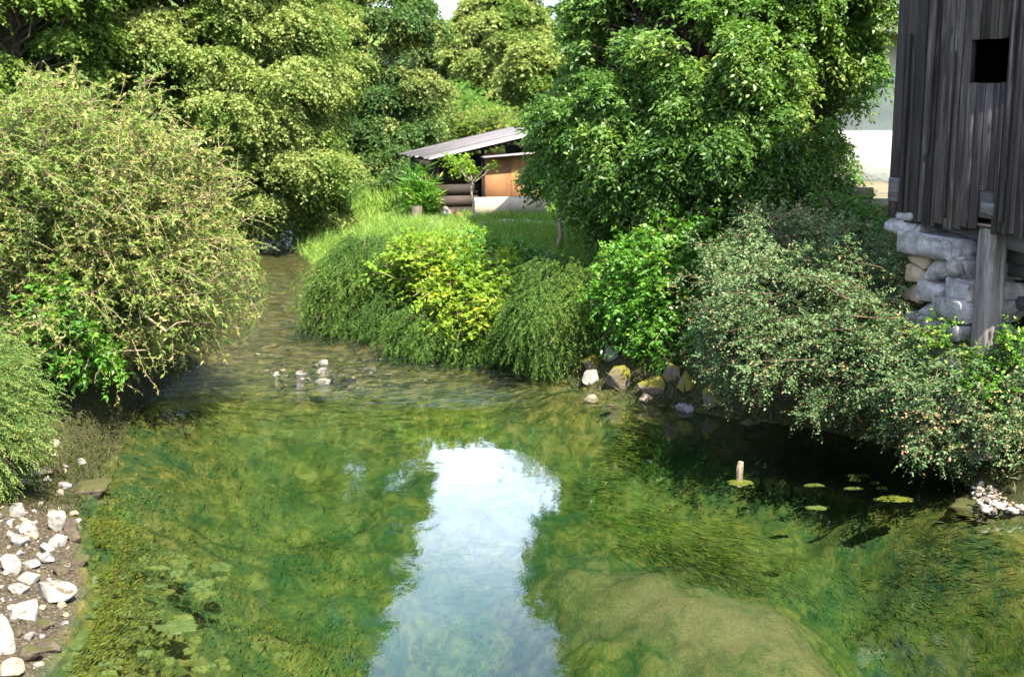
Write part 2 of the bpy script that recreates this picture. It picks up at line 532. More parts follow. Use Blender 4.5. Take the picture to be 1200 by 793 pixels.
k = NT('ground')
nA = k.noise(1.3, 6, 0.65, k.mapping((1, 0.8, 1)))
nB = k.noise(6.0, 6, 0.7, k.mapping((1, 0.55, 1)), 0.8)
nC = k.noise(38.0, 3, 0.6, k.mapping())
bed = k.ramp(nB, (0.30, (0.012, 0.026, 0.007)), (0.45, (0.034, 0.043, 0.008)), (0.58, (0.082, 0.074, 0.014)), (0.75, (0.145, 0.115, 0.036)))
bed = k.mix(k.ramp(nA, (0.42, (0, 0, 0)), (0.62, (1, 1, 1))), bed, k.ramp(nB, (0.3, (0.006, 0.028, 0.012)), (0.7, (0.036, 0.056, 0.012))))
bed = k.mix(k.attr('shallow'), bed, k.ramp(nB, (0.3, (0.024, 0.028, 0.008)), (0.5, (0.075, 0.062, 0.017)), (0.70, (0.20, 0.140, 0.055))))
bed = k.mix(k.math('ADD', k.attr('sand'), k.math('MULTIPLY', k.math('SUBTRACT', nB, 0.52), 2.2), True), bed, k.ramp(nC, (0.3, (0.070, 0.053, 0.023)), (0.7, (0.115, 0.090, 0.043))))
land = k.ramp(nA, (0.3, (0.045, 0.075, 0.014)), (0.6, (0.085, 0.13, 0.022)), (0.75, (0.13, 0.14, 0.04)))
land = k.mix(k.attr('gravel'), land, k.ramp(nC, (0.3, (0.016, 0.013, 0.008)), (0.55, (0.045, 0.035, 0.022)), (0.78, (0.17, 0.145, 0.11))))
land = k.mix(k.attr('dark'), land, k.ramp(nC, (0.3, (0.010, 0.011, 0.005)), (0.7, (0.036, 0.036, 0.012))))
land = k.mix(k.ramp(k.attr('path'), (0.35, (0, 0, 0)), (0.6, (1, 1, 1))), land, k.ramp(nC, (0.3, (0.24, 0.22, 0.19)), (0.7, (0.42, 0.40, 0.36))))
col = k.mix(k.attr('wet'), land, bed)
ground_mat = k.finish(k.principled(col, 0.9, 0.1, k.bump(nC, 0.5, 0.03)).outputs[0])
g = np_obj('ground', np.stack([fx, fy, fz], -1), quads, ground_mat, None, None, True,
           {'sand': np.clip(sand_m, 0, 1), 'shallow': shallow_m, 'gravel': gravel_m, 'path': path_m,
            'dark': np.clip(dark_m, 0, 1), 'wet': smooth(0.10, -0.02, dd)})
tag(g, kind='structure')

# ------------------------------------------------------------------ the water: a closed body of clear green water
wx = np.linspace(-14, 9, 70)
wy = np.concatenate([np.linspace(-9, 6.4, 12), np.linspace(6.5, 46, 150), np.linspace(47, 66, 12)])
WX, WY = np.meshgrid(wx, wy)
wn = len(wx) * len(wy)
wi = np.arange(wn).reshape(len(wy), len(wx))
top = np.stack([wi[:-1, :-1], wi[:-1, 1:], wi[1:, 1:], wi[1:, :-1]], -1).reshape(-1, 4)
bot = top[:, ::-1] + wn
edge = np.concatenate([wi[0, :], wi[1:, -1], wi[-1, -2::-1], wi[-2:0:-1, 0]])
nxt = np.roll(edge, -1)
side = np.stack([edge, edge + wn, nxt + wn, nxt], -1)
wv = np.concatenate([np.stack([WX.ravel(), WY.ravel(), np.zeros(wn)], -1), np.stack([WX.ravel(), WY.ravel(), np.full(wn, -3.0)], -1)])
rip = smooth(15.8, 18.5, WY.ravel()) * 1.0 + 0.5 * np.exp(-((WY.ravel() - 20.6) / 1.3) ** 2)
k = NT('water')
rp = k.attr('rip')
n1 = k.noise(5.0, 4, 0.55, k.mapping((1.0, 0.7, 1)))
n2 = k.noise(1.1, 2, 0.5, k.mapping((1.0, 0.6, 1)))
n3 = k.noise(3.0, 5, 0.6, k.mapping((0.7, 1.3, 1), (0, 0, 0.35)), 0.8)
hgt = k.math('ADD', k.math('MULTIPLY', n1, 0.0014), k.math('MULTIPLY', n2, 0.007))
hgt = k.math('ADD', hgt, k.math('MULTIPLY', k.math('MULTIPLY', n3, rp), 0.20))
bmp = k.n('Bump')
bmp.inputs['Strength'].default_value = 1.0
bmp.inputs['Distance'].default_value = 1.0
k.l(hgt, bmp.inputs['Height'])
fr = k.n('Fresnel')
fr.inputs['IOR'].default_value = 1.47
k.l(bmp.outputs[0], fr.inputs['Normal'])
gl = k.n('BsdfGlossy')
gl.inputs['Roughness'].default_value = 0.02
gl.inputs['Color'].default_value = (1, 1, 1, 1)
k.l(bmp.outputs[0], gl.inputs['Normal'])
tr = k.n('BsdfTransparent')
tr.inputs['Color'].default_value = (0.95, 0.98, 0.95, 1)
mx = k.n('MixShader')
k.l(fr.outputs[0], mx.inputs[0])
k.l(tr.outputs[0], mx.inputs[1])
k.l(gl.outputs[0], mx.inputs[2])
va = k.n('VolumeAbsorption')
va.inputs['Color'].default_value = (0.05, 0.56, 0.30, 1)
va.inputs['Density'].default_value = 0.20
k.l(va.outputs[0], k.out.inputs['Volume'])
water_mat = k.finish(mx.outputs[0])
o = np_obj('water', wv, np.concatenate([top, bot, side]), water_mat, None, None, False, {'rip': np.concatenate([rip, rip])})
tag(o, kind='structure')

# ------------------------------------------------------------------ plants: helpers
def perp(D, rng):
    q = rng.normal(size=D.shape)
    q = q - D * (q * D).sum(-1, keepdims=True)
    return norm(q)

def leaf_quads(P, D, N, L, Wd, droop=0.12):
    """pointed leaves folded along the midrib: 4 vertices each"""
    n = len(P)
    L = np.broadcast_to(L, (n,))[:, None]
    Wd = np.broadcast_to(Wd, (n,))[:, None]
    Sd = norm(np.cross(D, N))
    N2 = np.cross(Sd, D)
    mid = P + D * L * 0.45
    V = np.stack([P, mid - Sd * Wd * 0.5 + N2 * Wd * 0.16, P + D * L - N2 * L * droop, mid + Sd * Wd * 0.5 + N2 * Wd * 0.16], 1)
    return V.reshape(-1, 3), np.arange(n * 4).reshape(n, 4)

def tubes(pts, rad, sides=4):
    """pts (n, m, 3), rad (n, m) -> vertices and quads"""
    n, m, _ = pts.shape
    ax = norm(pts[:, -1] - pts[:, 0])
    ref = np.where(np.abs(ax[:, 2:3]) > 0.9, np.array([[1.0, 0, 0]]), np.array([[0, 0, 1.0]]))
    u = norm(np.cross(ax, ref))
    w = np.cross(ax, u)
    ang = np.linspace(0, 2 * np.pi, sides, endpoint=False)
    ring = np.cos(ang)[None, :, None] * u[:, None] + np.sin(ang)[None, :, None] * w[:, None]      # n, s, 3
    V = pts[:, :, None, :] + rad[:, :, None, None] * ring[:, None]
    base = (np.arange(n) * m * sides)[:, None, None]
    i = np.arange(m - 1)[None, :, None] * sides
    s = np.arange(sides)[None, None, :]
    s2 = (s + 1) % sides
    F = np.stack([base + i + s, base + i + s2, base + i + sides + s2, base + i + sides + s], -1).reshape(-1, 4)
    return V.reshape(-1, 3), F

def merge(parts):
    Vs, Fs, b = [], [], 0
    for V, F in parts:
        Vs.append(V)
        Fs.append(F + b)
        b += len(V)
    return np.concatenate(Vs), np.concatenate(Fs)

def arcs(p0, p1, arch, m, rng, wob=0.05):
    """n curved stems from p0 to p1, rising by arch times their length in the middle"""
    t = np.linspace(0, 1, m)[None, :, None]
    ln = np.linalg.norm(p1 - p0, axis=1)[:, None]
    mid = (p0 + p1) / 2 + np.array([[0, 0, 1.0]]) * ln * np.broadcast_to(arch, (len(p0),))[:, None]
    P = (1 - t) ** 2 * p0[:, None] + 2 * t * (1 - t) * mid[:, None] + t ** 2 * p1[:, None]
    w = rng.normal(size=P.shape) * (ln * wob / 3)[:, None] * np.sin(np.pi * t) 
    return P + w

def in_lumps(lumps, n, rng, lo=0.72, hi=1.03, face=0.5, up=0.3, rag=0.45):
    """n points near the surface of a union of ellipsoids (x, y, z, rx, ry, rz), more of them on the open sides; also the outward direction"""
    L = np.array(lumps, float)
    area = (L[:, 3] * L[:, 4] + L[:, 3] * L[:, 5] + L[:, 4] * L[:, 5])
    outP, outD = [], []
    got = 0
    while got < n:
        q = n * 2
        i = rng.choice(len(L), q, p=area / area.sum())
        d = norm(rng.normal(size=(q, 3)))
        c = L[i, :3]
        r = L[i, 3:6]
        rr = lo + (hi - lo) * rng.random((q, 1)) ** 0.6
        rr = rr * (1 + rag * 2 * (fbm(c * 3.7 + d * 1.9, 91, 3) - 0.5)[:, None])
        rr = np.where(rng.random((q, 1)) < 0.07, rr * (1.05 + 0.22 * rng.random((q, 1))), rr)
        P = c + d * r * rr
        o = norm(d / r)
        toc = norm(np.array([0, 0, 3.0]) - c)
        keep = rng.random(q) < (1 - face) + face * np.clip(0.5 + 0.8 * ((o * toc).sum(1) + up * o[:, 2]), 0, 1)
        for j in range(len(L)):
            e = (((P - L[j, :3]) / L[j, 3:6]) ** 2).sum(1)
            keep &= ~((e < 0.5) & (i != j))
        P, o = P[keep], o[keep]
        outP.append(P)
        outD.append(o)
        got += len(P)
    return np.concatenate(outP)[:n], np.concatenate(outD)[:n]

def leafy(base, dirs, length, K, L, Wd, rng, spread=0.8, droop=0.25, upn=0.6, jit=0.35):
    """K leaves along each twig; returns leaf arrays, the twig number and the place along the twig"""
    n = len(base)
    s = (np.arange(K)[None] + rng.random((n, K))) / K
    s = 0.12 + 0.88 * s
    Ln = np.broadcast_to(length, (n,))[:, None, None]
    P = base[:, None] + dirs[:, None] * Ln * s[..., None]
    P[..., 2] -= (droop * Ln[..., 0] * s ** 2)
    sdv = norm(np.cross(dirs, np.array([0, 0, 1.0]) + rng.normal(size=dirs.shape) * 0.25))
    sign = np.where(np.arange(K) % 2 == 0, 1.0, -1.0)[None, :, None]
    D = dirs[:, None] * 0.55 + sdv[:, None] * sign * spread + rng.normal(size=(n, K, 3)) * jit
    D[..., 2] -= droop * 0.7
    D = norm(D)
    N = np.array([0, 0, 1.0]) * upn + rng.normal(size=(n, K, 3)) * 0.45
    N = norm(N)
    tw = np.repeat(np.arange(n), K)
    P, D, N = P.reshape(-1, 3), D.reshape(-1, 3), N.reshape(-1, 3)
    sz = (0.45 + 0.85 * rng.random(len(P)))
    V, F = leaf_quads(P, D, N, L * sz, Wd * sz)
    return V, F, tw, s.ravel()

def twigs_along(stems, per, rng, s0=0.35, out=0.9, upw=0.2):
    n, m, _ = stems.shape
    t = s0 + (1 - s0) * rng.random((n, per))
    f = t * (m - 1)
    i = np.minimum(f.astype(int), m - 2)
    fr_ = (f - i)[..., None]
    r = np.arange(n)[:, None]
    a, b = stems[r, i], stems[r, i + 1]
    P = (a + (b - a) * fr_).reshape(-1, 3)
    T = norm(b - a).reshape(-1, 3)
    D = norm(T * 0.7 + perp(T, rng) * out + np.array([0, 0, upw]))
    return P, D, t.ravel()

def plant(name, label, cat, base, lumps, mat, stem_mat, n_stems=150, per=12, K=12, L=0.05, Wd=0.025, tw_len=0.25, arch=0.15,
          root_r=0.4, roots=None, seed=1, s0=0.35, droop=0.25, tipf=0.3, tip_thr=0.55, stem_r=0.012, group=None, lo=0.6, hi=1.05, spread=0.8,
          face=0.5, gap=0.0, twig_tubes=False, foliage_name='foliage', out=0.9, upw=0.2, jit=0.35, tip_scale=0.9, upn=0.6, bald=None):
    """a shrub: curved stems from the roots to an envelope, twigs on the stems, leaves on the twigs"""
    rng = np.random.default_rng(seed)
    base = np.array(base, float)
    ends, od = in_lumps(lumps, n_stems, rng, lo, hi, face)
    if gap:
        keep = fbm(ends * 1.3, seed) > gap
        ends = ends[keep]
    if roots is None:
        a = rng.random(len(ends)) * 6.283
        q = root_r * np.sqrt(rng.random(len(ends)))
        p0 = base[None] + np.stack([np.cos(a) * q, np.sin(a) * q, np.zeros(len(ends))], -1)
    else:
        rt = np.array(roots, float)
        dist = np.linalg.norm(ends[:, None] - rt[None], axis=2) * (0.7 + 0.6 * rng.random((len(ends), len(rt))))
        p0 = rt[np.argmin(dist, 1)] + rng.normal(size=(len(ends), 3)) * np.array([0.15, 0.15, 0.03])
    m = 8
    st = arcs(p0, ends, arch * (0.6 + 0.8 * rng.random(len(ends))), m, rng, 0.12)
    rad = stem_r * np.linspace(1, 0.25, m)[None] * (0.6 + 0.8 * rng.random((len(ends), 1)))
    root = empty(name, base)
    tag(root, label, cat, group)
    parts = [tubes(st, rad, 4)]
    P, D, t = twigs_along(st, per, rng, s0, out, upw)
    if bald is not None:
        keep = rng.random(len(P)) > bald(P)
        P, D, t = P[keep], D[keep], t[keep]
    ln = tw_len * (0.5 + rng.random(len(P)))
    if twig_tubes:
        q = np.stack([P, P + D * ln[:, None] * 0.5 - np.array([0, 0, 1]) * droop * ln[:, None] * 0.25, P + D * ln[:, None] - np.array([0, 0, 1]) * droop * ln[:, None]], 1)
        parts.append(tubes(q, np.broadcast_to(np.array([[0.004, 0.003, 0.0015]]), (len(P), 3)), 3))
    V, F = merge(parts)
    np_obj('stems', V - base, F, stem_mat, root)
    V, F, tw, s = leafy(P, D, ln, K, L, Wd, rng, spread, droop, upn, jit)
    clump = fbm(P * 1.4, seed + 5, 3)
    vv = np.clip(0.5 + 1.3 * (clump[tw] - 0.5) + 0.35 * (rng.random(len(F)) - 0.5), 0, 1)
    tipn = smooth(tip_thr - 0.08, tip_thr + 0.12, fbm(P * 1.1 + 40, seed + 9, 3))[tw] * smooth(0.35, 1.0, s) * smooth(0.45, 0.95, t[tw])
    tt = np.where(rng.random(len(F)) < tipn * tip_scale + tipf * 0.12 * (s > 0.8), 0.55 + 0.45 * rng.random(len(F)), 0)
    np_obj(foliage_name, V - base, F, mat, root, {'v': vv, 't': tt})
    return root

def tree(name, label, base, lumps, mat, bark, trunk_r=0.2, n_sub=150, sub_r=(0.5, 0.9), flat=0.65, twigs=60, K=10, L=0.14, Wd=0.08, tw_len=0.4,
         seed=1, droop=0.35, tip_thr=0.5, tip_scale=0.9, fork=0.35, group=None, lo=0.72, hi=1.0, face=0.6, cat='tree', gap=0.0, spread=0.8, lean=(0, 0), upn=0.6, clip_box=None):
    """trunk, limbs to leaf clumps spread through the crown, twigs and leaves on the upper side of every clump"""
    rng = np.random.default_rng(seed)
    base = np.array(base, float)
    root = empty(name, base)
    tag(root, label, cat, group)
    L0 = np.array(lumps, float)
    topz = (L0[:, 2] + L0[:, 5]).max()
    cx, cy_ = np.average(L0[:, 0], weights=L0[:, 3]), np.average(L0[:, 1], weights=L0[:, 3])
    ctr, od = in_lumps(lumps, n_sub, rng, lo, hi, face)
    if gap:
        kp = fbm(ctr * 0.8, seed + 3) > gap
        ctr, od = ctr[kp], od[kp]
    tp = np.array([cx, cy_, base[2] + (topz - base[2]) * 0.86])
    tr_pts = arcs(base[None], tp[None], 0.0, 12, rng, 0.05)
    tr_rad = trunk_r * np.linspace(1, 0.12, 12)[None] ** 0.8
    parts = [tubes(tr_pts, tr_rad, 8)]
    hts = np.clip((ctr[:, 2] - base[2]) / (tp[2] - base[2]) * 0.75 - 0.05, fork * 0.4, 0.97)
    i = np.clip((hts * 11).astype(int), 0, 10)
    f = (hts * 11 - i)[:, None]
    st0 = tr_pts[0, i] * (1 - f) + tr_pts[0, i + 1] * f
    lim = arcs(st0, ctr, 0.10 * rng.random(len(ctr)), 7, rng, 0.12)
    lr = np.linspace(1, 0.2, 7)[None] * np.minimum(trunk_r * 0.28, 0.012 * np.linalg.norm(ctr - st0, axis=1)[:, None] + 0.008)
    parts.append(tubes(lim, lr, 4))
    V, F = merge(parts)
    np_obj('trunk', V - base, F, bark, root)
    r = sub_r[0] + (sub_r[1] - sub_r[0]) * rng.random(len(ctr)) ** 1.5
    cnt = np.maximum(4, (twigs * (r / np.mean(r)) ** 2).astype(int))
    ci = np.repeat(np.arange(len(ctr)), cnt)
    d = norm(rng.normal(size=(len(ci), 3)) + np.array([0, 0, 0.45]) + od[ci] * 0.55)
    q = (0.25 + 0.75 * rng.random((len(ci), 1)) ** 0.5)
    P = ctr[ci] + d * r[ci][:, None] * q * np.array([1, 1, flat])
    D = norm(d * np.array([1, 1, 0.5]) + od[ci] * 0.5 + rng.normal(size=d.shape) * 0.35 + np.array([0, 0, -droop * 0.5]))
    ln = tw_len * (0.5 + rng.random(len(P)))
    V, F, tw, s = leafy(P - D * ln[:, None] * 0.4, D, ln, K, L, Wd, rng, spread, droop, upn)
    cl = rng.random(len(ctr))
    vv = np.clip(0.25 + 0.5 * cl[ci][tw] + 0.5 * (rng.random(len(F)) - 0.5) + 0.9 * (fbm(P * 0.45, seed + 5, 3)[tw] - 0.5), 0, 1)
    tipn = smooth(tip_thr - 0.12, tip_thr + 0.12, fbm(P * 0.7 + 40, seed + 9, 3))[tw] * smooth(0.2, 0.8, q[:, 0][tw]) 
    tt = np.where(rng.random(len(F)) < tipn * tip_scale, 0.5 + 0.5 * rng.random(len(F)), 0)
    np_obj('crown', V - base, F, mat, root, {'v': vv, 't': tt})
    return root

def needles(name, label, cat, base, lumps, mat, n=1500, K=40, L=0.055, Wd=0.011, ln=0.45, seed=1, down=0.55, flow=(0, -0.2, 0), group=None, stems=60, stem_base=None, tip_thr=0.62):
    """a spreading juniper: overlapping feathery sprays that hang outwards"""
    rng = np.random.default_rng(seed)
    base = np.array(base, float)
    root = empty(name, base)
    tag(root, label, cat, group)
    P, o = in_lumps(lumps, n, rng, 0.6, 1.0, 0.45)
    D = norm(o * 0.75 + np.array([0, 0, -down]) + np.array(flow) + rng.normal(size=P.shape) * 0.22)
    lens = ln * (0.5 + rng.random(len(P)))
    B = P - D * lens[:, None] * 0.3
    # side shoots
    sb, sdv, sl = [B], [D], [lens]
    for j in range(5):
        s = 0.2 + 0.15 * j
        q = norm(np.cross(D, o)) * (1 if j % 2 else -1)
        sb.append(B + D * (lens * s)[:, None])
        sdv.append(norm(D * 0.8 + q * 0.6 + o * 0.25 + rng.normal(size=P.shape) * 0.15))
        sl.append(lens * (0.45 - 0.04 * j))
    B2, D2, L2 = np.concatenate(sb), np.concatenate(sdv), np.concatenate(sl)
    V, F, tw, s = leafy(B2, D2, L2, K, L, Wd, rng, 0.42, 0.30, 0.5, 0.22)
    nn = len(B2)
    base_id = np.arange(nn) % n
    cl = fbm(P * 1.6, seed + 4, 3)[base_id]
    vv = np.clip(0.45 + 1.2 * (cl[tw] - 0.5) + 0.3 * (s - 0.4) + 0.3 * (rng.random(len(F)) - 0.5), 0, 1)
    tt = np.where((s > 0.8) & (fbm(P * 1.1, seed + 8, 3)[base_id][tw] > tip_thr), 0.6, 0)
    np_obj('foliage', V - base, F, mat, root, {'v': vv, 't': tt})
    e = P[rng.choice(n, stems)]
    b0 = (np.array(stem_base, float) if stem_base is not None else base)[None] + rng.normal(size=(stems, 3)) * np.array([0.25, 0.25, 0.03])
    st = arcs(b0, e, 0.12, 7, rng, 0.1)
    V, F = tubes(st, 0.014 * np.linspace(1, 0.3, 7)[None] * np.ones((stems, 1)), 4)
    np_obj('stems', V - base, F, M['stem'], root)
    return root

def blades(name, P, mat, h=0.25, Wd=0.014, seed=1, lean=0.35, clump=1.2, tips=0.1, flow=(0, 0, 0), parent=None):
    """grass-like blades standing at the points P"""
    rng = np.random.default_rng(seed)
    D = norm(np.array([0, 0, 1.0]) + rng.normal(size=P.shape) * lean + np.array(flow))
    N = norm(rng.normal(size=P.shape) + 1e-3)
    hh = h * (0.45 + 0.9 * rng.random(len(P))) * (0.6 + 0.8 * fbm(P * clump, seed, 3))
    V, F = leaf_quads(P, D, N, hh, Wd * (0.7 + 0.6 * rng.random(len(P))), 0.35)
    vv = np.clip(0.5 + 1.3 * (fbm(P * 0.9, seed + 2, 3) - 0.5) + 0.4 * (rng.random(len(P)) - 0.5), 0, 1)
    tt = np.where(rng.random(len(P)) < tips, 0.7, 0)
    return np_obj(name, V, F, mat, parent, {'v': vv, 't': tt})

def land_points(n, x0, x1, y0, y1, seed, ok=None, dmin=0.05):
    rng = np.random.default_rng(seed)
    x = x0 + (x1 - x0) * rng.random(n)
    y = y0 + (y1 - y0) * rng.random(n)
    kq = sdf(x, y) > dmin
    if ok is not None: kq &= ok(x, y)
    x, y = x[kq], y[kq]
    return np.stack([x, y, height(x, y) - 0.01], -1)

# ------------------------------------------------------------------ stones
import bmesh
_ICO = {}
def ico(sub):
    if sub not in _ICO:
        bm = bmesh.new()
        bmesh.ops.create_icosphere(bm, subdivisions=sub, radius=1)
        bm.verts.ensure_lookup_table()
        _ICO[sub] = (np.array([v.co[:] for v in bm.verts]), np.array([[v.index for v in f.verts] for f in bm.faces]))
        bm.free()
    return _ICO[sub]

def stone_shape(size, seed, sub=4, cuts=15, rough=0.10):
    """a broken stone: a ball cut by random planes, with a little noise"""
    rng = np.random.default_rng(seed)
    V, F = ico(sub)
    V = V.copy()
    for _ in range(cuts):
        n = norm(rng.normal(size=3))
        d = 0.40 + 0.42 * rng.random()
        e = V @ n - d
        V = V - np.clip(e, 0, None)[:, None] * n * 0.93
    V = V * (1 + rough * (fbm(V * 3.0 + seed, seed, 4) - 0.5)[:, None] * 2)
    V = V / np.abs(V).max(0)
    return V * np.array(size) / 2, F

def rock(u, v, w, h, mat, seed, label, group=None, cat='rock', name='rock', rz=None, depth=None, lift=0.0, water_z=None):
    p = ground_at(u, v + h * 0.3)
    if group and 'riffle' in group: h = h * .7
    sc = p[1] / FOC
    sx, sz = w * sc, h * sc * 1.05
    V, F = stone_shape((sx, (depth or 0.75) * sx, sz * 1.25), seed)
    a = rz if rz is not None else (seed * 1.7) % 3 * 0.25 - 0.3
    V = V @ np.array([[math.cos(a), math.sin(a), 0], [-math.sin(a), math.cos(a), 0], [0, 0, 1]])
    zg = max(hz(p[0], p[1]), -0.05)
    o = np_obj(name, V, F, M[mat], None, None, True, None, (p[0], p[1], zg + sz * 0.22 + lift))
    return tag(o, label, cat, group)

# ------------------------------------------------------------------ the barn on stilts at the water's edge
random.seed(5)
BA = at_y(1037, 300, 14.0)
BARN = np.array([BA[0], BA[1], 0.0])
B_ANG = math.atan2(-0.937, 0.35)
barn = empty('barn', BARN, B_ANG)
tag(barn, 'old dark weathered timber barn on a stone pier and wooden post above the water', 'barn')
def bl(u, v, off=0.0):
    """local (X, Z) of a photograph pixel on the barn's front wall"""
    r = ray(u, v)
    c, s = math.cos(B_ANG), math.sin(B_ANG)
    nrm = np.array([-s, c, 0])
    t = ((BARN - np.array([0, 0, CAMZ])) @ nrm + off) / (r @ nrm)
    p = np.array([0, 0, CAMZ]) + r * t - BARN
    return p[0] * c + p[1] * s, p[2]
ZB, ZT, BX, BDEP = 2.68, 6.5, 2.3, 5.0
wx0, wx1 = bl(1137, 70)[0], bl(1180, 70)[0]
wz0, wz1 = bl(1158, 97)[1], bl(1158, 46)[1]
m = MB()
x = 0.0
edges_at = [wx0, wx1, BX]
while x < BX - 0.01:
    w = random.choice([0.07, 0.09, 0.11, 0.13, 0.16]) * random.uniform(0.9, 1.15)
    nx_ = x + w
    for e in edges_at:
        if x < e - 0.005 and nx_ > e - 0.045: nx_ = e
    y = random.uniform(-0.006, 0.008)
    zb = ZB + random.uniform(-0.03, 0.015)
    jb, jt = random.uniform(-0.004, 0.004), random.uniform(-0.006, 0.006)
    def board(z0, z1):
        a = random.random() ** 1.2
        g = 0.004
        P = [(x + g + jb, y, z0), (nx_ - g + jb, y, z0 + random.uniform(-.015, .015)), (nx_ - g + jb, y + 0.024, z0), (x + g + jb, y + 0.024, z0),
             (x + g + jt, y, z1), (nx_ - g + jt, y, z1), (nx_ - g + jt, y + 0.024, z1), (x + g + jt, y + 0.024, z1)]
        m.add(P, [(0, 3, 2, 1), (4, 5, 6, 7), (0, 1, 5, 4), (1, 2, 6, 5), (2, 3, 7, 6), (3, 0, 4, 7)], a)
    sb0, sb1 = bl(1146, 225)[0], bl(1166, 225)[0]
    if wx0 - 0.004 <= x < wx1 - 0.004:
        z0 = bl(1156, 224)[1] if sb0 <= (x + nx_) / 2 <= sb1 else zb
        board(z0, wz0 + random.uniform(-0.006, 0.006))
        board(wz1, ZT)
    else:
        board(zb, ZT)
    x = nx_
m.build('board_wall', M['barn_wood'], barn, 0.003)
# cover battens, a shorter board nailed over the others
m = MB()
for uu, v0, v1, ww in ((1066, 40, 248, .035), (1094, 0, 180, .03), (1118, 60, 256, .04), (1187, 0, 262, .035)):
    xa = bl(uu, 100)[0]
    m.box((xa - ww / 2, -0.045, bl(uu, v1)[1]), (xa + ww / 2, -0.0155, min(ZT, bl(uu, v0)[1])), random.uniform(-.004, .004))
m.build('batten', M['barn_wood'], barn, 0.003)
m = MB()
for (x0, x1, z0, z1, y0, y1) in ((wx0 - .03, wx1 + .03, wz0 - .05, wz0 - .004, .028, .07), (wx0 - .03, wx1 + .03, wz1 + .004, wz1 + .05, .028, .07), (wx0 - .05, wx0 - .002, wz0 - .05, wz1 + .05, .03, .072), (wx1 + .002, wx1 + .05, wz0 - .05, wz1 + .05, .03, .072)):
    m.box((x0, y0, z0), (x1, y1, z1), a=.2)
m.build('window_frame', M['barn_wood'], barn)
# inside and the other three walls
m = MB()
m.box((0.0, 0.03, ZB), (0.03, BDEP, ZT), a=.2)
m.box((BX - .03, 0.03, ZB), (BX, BDEP, ZT), a=.4)
m.box((0.03, BDEP - .03, ZB), (BX - .03, BDEP, ZT), a=.3)
for xx in (0.0, BX):
    m.add([(xx - .015, 0.03, ZT), (xx - .015, BDEP, ZT), (xx - .015, BDEP / 2, ZT + 2.0), (xx + .015, 0.03, ZT), (xx + .015, BDEP, ZT), (xx + .015, BDEP / 2, ZT + 2.0)],
          [(0, 1, 2, 2)[:3] + (2,), (3, 5, 4, 4)[:3] + (4,)], .3) if False else None
m.build('side_wall', M['barn_wood'], barn)
m = MB()
for xx in (0.0, BX - .03):
    V = [(xx, 0.03, ZT), (xx, BDEP, ZT), (xx, BDEP / 2, ZT + 2.0), (xx + .03, 0.03, ZT), (xx + .03, BDEP, ZT), (xx + .03, BDEP / 2, ZT + 2.0)]
    m.add(V, [(0, 1, 2), (3, 5, 4), (0, 3, 4, 1), (1, 4, 5, 2), (2, 5, 3, 0)], .3)
m.build('gable', M['barn_wood'], barn)
m = MB()
for k_ in range(8):
    m.box((0.03, 0.04 + k_ * .61, ZB + .02), (BX - .03, 0.04 + k_ * .61 + .60, ZB + .06), a=random.random() * .4)
m.build('floor', M['beam_wood'], barn)
m = MB()
m.beam((-.5, -.45, ZT - .32), (BX + .5, -.45, ZT - .32), .03, .14, a=.3)
for sgn, y0 in ((1, -.5), (-1, BDEP + .5)):
    yr = BDEP / 2
    z0, z1 = ZT - .38, ZT + 2.06
    V = [(-.45, y0, z0), (BX + .45, y0, z0), (BX + .45, yr, z1), (-.45, yr, z1)]
    V += [(a, b, c + .07) for a, b, c in V]
    m.add(V, [(0, 1, 2, 3), (7, 6, 5, 4), (0, 4, 5, 1), (1, 5, 6, 2), (2, 6, 7, 3), (3, 7, 4, 0)], .5)
m.build('roof', M['beam_wood'], barn)

def lumpy_block(lo, hi, seed, rough=0.10, sub=5):
    """a roughly squared stone between two corners"""
    rng = np.random.default_rng(seed)
    V, F = ico(sub)
    V = np.sign(V) * np.abs(V) ** 0.13
    V = V / np.abs(V).max(0)
    lo, hi = np.array(lo), np.array(hi)
    P = (lo + hi) / 2 + V * (hi - lo) / 2
    for _ in range(10):
        n = norm(rng.normal(size=3))
        e = V @ n - (0.98 + .32 * rng.random())
        P = P - np.clip(e, 0, None)[:, None] * n * 0.8 * (hi - lo) / 2
    P = P + V * ((fbm(P * 3.5 + seed, seed, 6) - 0.5) * rough * 1.25)[:, None]
    P = P + V * ((fbm(P * 11 + seed, seed + 2, 4) - 0.5) * .045)[:, None]
    P = P - V * (np.exp(-((fbm(P * 3 + seed, seed + 5, 3) - .5) / .03) ** 2) * .02)[:, None]
    return P, F
def stones(name, specs, mat, parent):
    V, F = merge([lumpy_block(*s) for s in specs])
    return np_obj(name, V, F, M[mat], parent, None, True)
def span(u0, u1, v0, v1, y0, y1, seed, rough=.07):
    a, b = bl(u0, (v0 + v1) / 2)[0], bl(u1, (v0 + v1) / 2)[0]
    z1, z0 = bl((u0 + u1) / 2, v0)[1], bl((u0 + u1) / 2, v1)[1]
    return ((a - .012, y0, z0 - .014), (b + .012, y1, z1 + .014), seed, rough)
pier = stones('stone_pier', [span(1057, 1124, 276, 302, -.10, .75, 3), span(1088, 1129, 299, 330, -.06, .8, 4), span(1080, 1112, 327, 353, -.10, .75, 6), span(1110, 1137, 328, 352, -.07, .75, 16),
        span(1082, 1102, 351, 377, -.08, .8, 7), span(1100, 1136, 350, 377, -.1, .8, 17), span(1070, 1132, 374, 402, -.12, .8, 8), span(1060, 1135, 400, 440, -.14, .8, 9), span(1060, 1140, 438, 490, -.2, .8, 10)], 'pier_stone', barn)
